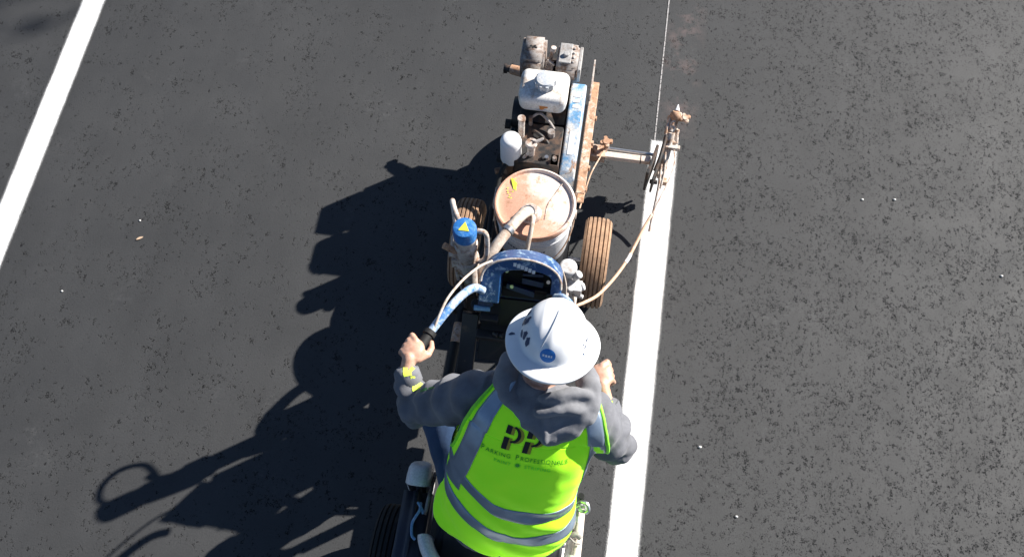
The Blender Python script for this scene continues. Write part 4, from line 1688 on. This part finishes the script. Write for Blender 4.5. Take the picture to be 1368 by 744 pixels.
# hard hat ---------------------------------------------------------------------------
HATM = NT('white_hard_hat_plastic')
HATM.base(HATM.mix(1., (.86, .87, .88), HATM.ramp(HATM.noise(12, 5), [(.3, .95), (.7, 1.03)]), 'MULTIPLY'))
HATM.set(rough=.3, spec=.5, normal=HATM.bump(HATM.noise(60, 3), .05, .001))
HC = V((.152, -1.072, 1.405))
hatq = Matrix.Rotation(R(-5), 3, 'Z') @ Matrix.Rotation(R(-21), 3, 'X') @ Matrix.Rotation(R(2), 3, 'Y')
def hat_point(phi, t, lift=0.):
    """phi round the crown (0 = +x, 90 = front), t 0 top .. 1 crown foot .. 1.6 brim edge"""
    cx_, cy_ = math.cos(phi), math.sin(phi)
    if t <= 1:
        a = t * R(88)
        r = math.sin(a) ** .92
        x, y, z = .103 * r * cx_, .121 * r * cy_, .122 * math.cos(a) ** .80 + .012
        # three ribs along the top
        ridge = math.exp(-((x) / .011) ** 2) * .0055 + math.exp(-((abs(x) - .040) / .008) ** 2) * .003
        z += ridge * max(0., 1 - t * .9)
    else:
        s = (t - 1) / .6
        bx, by = .103 + .043 * s, .121 + (.046 if cy_ < 0 else .038) * s
        x, y = bx * cx_, by * cy_
        z = .016 - .006 * s - .014 * s * s + .010 * abs(cx_) ** 3 * s
    p = V((x, y, z + lift))
    return HC + hatq @ p
def hat(bm):
    n, rows = 96, []
    ts = [.0] + [.03 + .97 * i / 26 for i in range(27)] + [1.06, 1.15, 1.25, 1.35, 1.45, 1.55, 1.6]
    for t in ts[1:]:
        rows.append([bm.verts.new(hat_point(2 * math.pi * k / n, t)) for k in range(n)])
    top = bm.verts.new(hat_point(0, 0))
    for k in range(n):
        bm.faces.new((top, rows[0][k], rows[0][(k + 1) % n]))
    for a, b in zip(rows, rows[1:]):
        for k in range(n):
            j = (k + 1) % n
            bm.faces.new((a[k], a[j], b[j], b[k]))
    # rolled lip and underside
    lip = [bm.verts.new(hat_point(2 * math.pi * k / n, 1.6) - hatq @ V((0, 0, .006))) for k in range(n)]
    ins = [bm.verts.new(hat_point(2 * math.pi * k / n, 1.0) - hatq @ V((0, 0, .008))) for k in range(n)]
    for A_, B_ in ((rows[-1], lip), (lip, ins)):
        for k in range(n):
            j = (k + 1) % n
            bm.faces.new((A_[k], A_[j], B_[j], B_[k]))
HT_ = part('hard_hat', HATM.m, PE, hat, smooth=True)
hb2 = NB()
hb2.from_mesh(HT_.data)
HHB = BVHTree.FromBMesh(hb2)
def hat_decal(pts, phi, t, m, name, lift=.0012):
    c = hat_point(R(phi), t)
    e = 1e-3
    t1 = hat_point(R(phi) + e, t) - c
    t2 = hat_point(R(phi), t - e) - c
    u = t1.normalized()
    w = t2.normalized()
    nrm = u.cross(w).normalized()
    if nrm.dot(c - HC) < 0:
        nrm = -nrm
    b = NB()
    b.faces.new([b.verts.new((x, y, 0)) for x, y in pts])
    bmesh.ops.triangulate(b, faces=b.faces)
    for _ in range(2):
        bmesh.ops.subdivide_edges(b, edges=list(b.edges), cuts=1)
        bmesh.ops.triangulate(b, faces=b.faces)
    for v in b.verts:
        p = c + u * v.co.x + w * v.co.y + nrm * .1
        h = HHB.ray_cast(p, -nrm)
        v.co = (h[0] if h[0] is not None else p - nrm * .1) + nrm * lift
    return obj(name, b, m, HT_, smooth=True)
STB = flat('blue_sticker', (.02, .20, .58), .4, var=.05)
circ = [(.0235 * math.cos(2 * math.pi * k / 28), .0235 * math.sin(2 * math.pi * k / 28)) for k in range(28)]
hat_decal(circ, -91, .84, STB, 'round_sticker')
for k, (x, w) in enumerate(((-.0125, .006), (-.004, .006), (.0045, .006), (.012, .004))):
    hat_decal([(x - w / 2, -.0035), (x + w / 2, -.0035), (x + w / 2, .004), (x - w / 2, .004)], -91, .84, LABELW, 'sticker_print', .0024)
DKD = flat('dark_blue_decal', (.02, .05, .12), .4)
random.seed(12)
def blob(rx, ry, n=14, j=.35):
    return [(rx * (1 + random.uniform(-j, j)) * math.cos(2 * math.pi * k / n), ry * (1 + random.uniform(-j, j)) * math.sin(2 * math.pi * k / n)) for k in range(n)]
for phi, t, rx, ry in ((-168, .66, .011, .017), (-176, .78, .010, .020), (-186, .66, .008, .012), (-148, .80, .010, .017), (-136, .82, .009, .016), (-160, .90, .012, .010), (-172, 1.35, .006, .010)):
    hat_decal(blob(rx, ry), phi, t, DKD, 'side_decal')
for phi, t, rx, ry in ((-8, .84, .006, .006), (0, .88, .005, .010), (-14, .92, .008, .006), (-20, .82, .004, .004), (-6, .96, .007, .005), (-18, 1.0, .004, .005)):
    hat_decal(blob(rx, ry), phi, t, DKD, 'side_decal')
def seamline(bm):
    tube(bm, [hat_point(R(-90 - 14 * (1 - i / 9.) - 2), .74 - .74 * (i / 9.) * .98, .0015) for i in range(10)], .0016, 6, per=3)
part('crown_seam', flat('grey_seam', (.42, .45, .50), .5), HT_, seamline)

# ------------------------------------------------------------------ litter on the asphalt
def leaf(bm):
    L = .018
    pts = [(-L, 0), (-L * .5, .0045), (0, .006), (L * .6, .004), (L, 0), (L * .6, -.004), (0, -.005), (-L * .5, -.004)]
    prism(bm, pts, (-1.839, -.228, .006), V((.85, .52, .10)).normalized(), V((-.52, .85, .1)).normalized(), (0, 0, 1), .0012)
lf = part('dry_leaf', flat('dry_tan_leaf', (.62, .44, .30), .8), None, leaf)
tag(lf, 'small dry tan leaf lying alone on the asphalt between stripe and shadow', 'leaf')
PEB = flat('pale_pebble', (.70, .69, .66), .8)
pebs = [(-1.867, -.135, .005, 'tiny pale pebble just above the dry tan leaf'),
        (-2.108, -.54, .005, 'tiny pale pebble at far left of the asphalt, below the older stripe'),
        (1.466, .471, .006, 'left one of the two pale pebbles lying close together on the right'),
        (1.616, .493, .006, 'right one of the two pale pebbles lying close together on the right'),
        (.796, -.852, .0065, 'pale pebble near the fresh stripe, nearer it than the one below'),
        (.966, -1.127, .0055, 'lowest pale pebble right of the fresh stripe'),
        (2.096, .157, .006, 'pale pebble close to the right edge of the picture')]
for x, y, r, lab in pebs:
    bm = NB()
    ret = bmesh.ops.create_icosphere(bm, subdivisions=2, radius=r)
    for v in bm.verts:
        v.co = V((v.co.x * 1.1, v.co.y * .85, v.co.z * .6)) * (1 + .25 * noise.noise(v.co * 180 + V((x, y, 0)) * 9)) + V((x, y, r * .5))
    tag(obj('pebble', bm, PEB, None, smooth=True), lab, 'pebble', 'pale pebbles scattered on the asphalt')

# ------------------------------------------------------------------ tree beyond the frame whose soft shade reaches the upper left corner
TR = thing('tree', 'leafy tree beyond the frame whose soft shade touches the upper left corner', 'tree', (3.90, 7.66, 0))
BARK = worn('tree_bark', (.09, .06, .04), (.16, .12, .09), .4, 6, .9)
LEAFM = cloth('tree_leaf', (.05, .09, .025), 60, .4)
random.seed(21)
TC = V((3.90, 7.66, 6.0))
def trunk(bm):
    tube(bm, [(3.90, 7.66, -.1), (3.95, 7.71, 1.5), (3.87, 7.61, 3.2), (3.93, 7.66, 5.2), (3.90, 7.66, 6.6)], lambda t: .17 * (1 - .8 * t), 12)
    for k in range(14):
        a = k * 2.4
        z = 3.2 + k * .22
        L = 1.5 - .05 * k
        p0 = V((3.90, 7.66, z))
        p1 = p0 + V((math.cos(a) * L * .5, math.sin(a) * L * .5, .35))
        p2 = p0 + V((math.cos(a) * L, math.sin(a) * L, .9))
        tube(bm, [p0, p1, p2], lambda t: .055 * (1 - .8 * t), 6, per=4)
part('trunk', BARK, TR, trunk, split=False)
def crown(bm):
    cl = []
    for k in range(46):
        d = V((random.gauss(0, 1), random.gauss(0, 1), random.gauss(0, .8))).normalized()
        cl.append((TC + d * random.uniform(.7, 1.75), random.uniform(.28, .5)))
    for c, r in cl:
        for _ in range(75):
            p = c + V((random.gauss(0, r * .55), random.gauss(0, r * .55), random.gauss(0, r * .45)))
            u = V((random.gauss(0, 1), random.gauss(0, 1), random.gauss(0, .5))).normalized()
            w = u.cross(V((random.gauss(0, 1), random.gauss(0, 1), random.gauss(0, 1)))).normalized()
            L = random.uniform(.05, .09)
            bm.faces.new([bm.verts.new(q) for q in (p - u * L, p + w * L * .45, p + u * L, p - w * L * .45)])
part('crown', LEAFM, TR, crown, split=False)
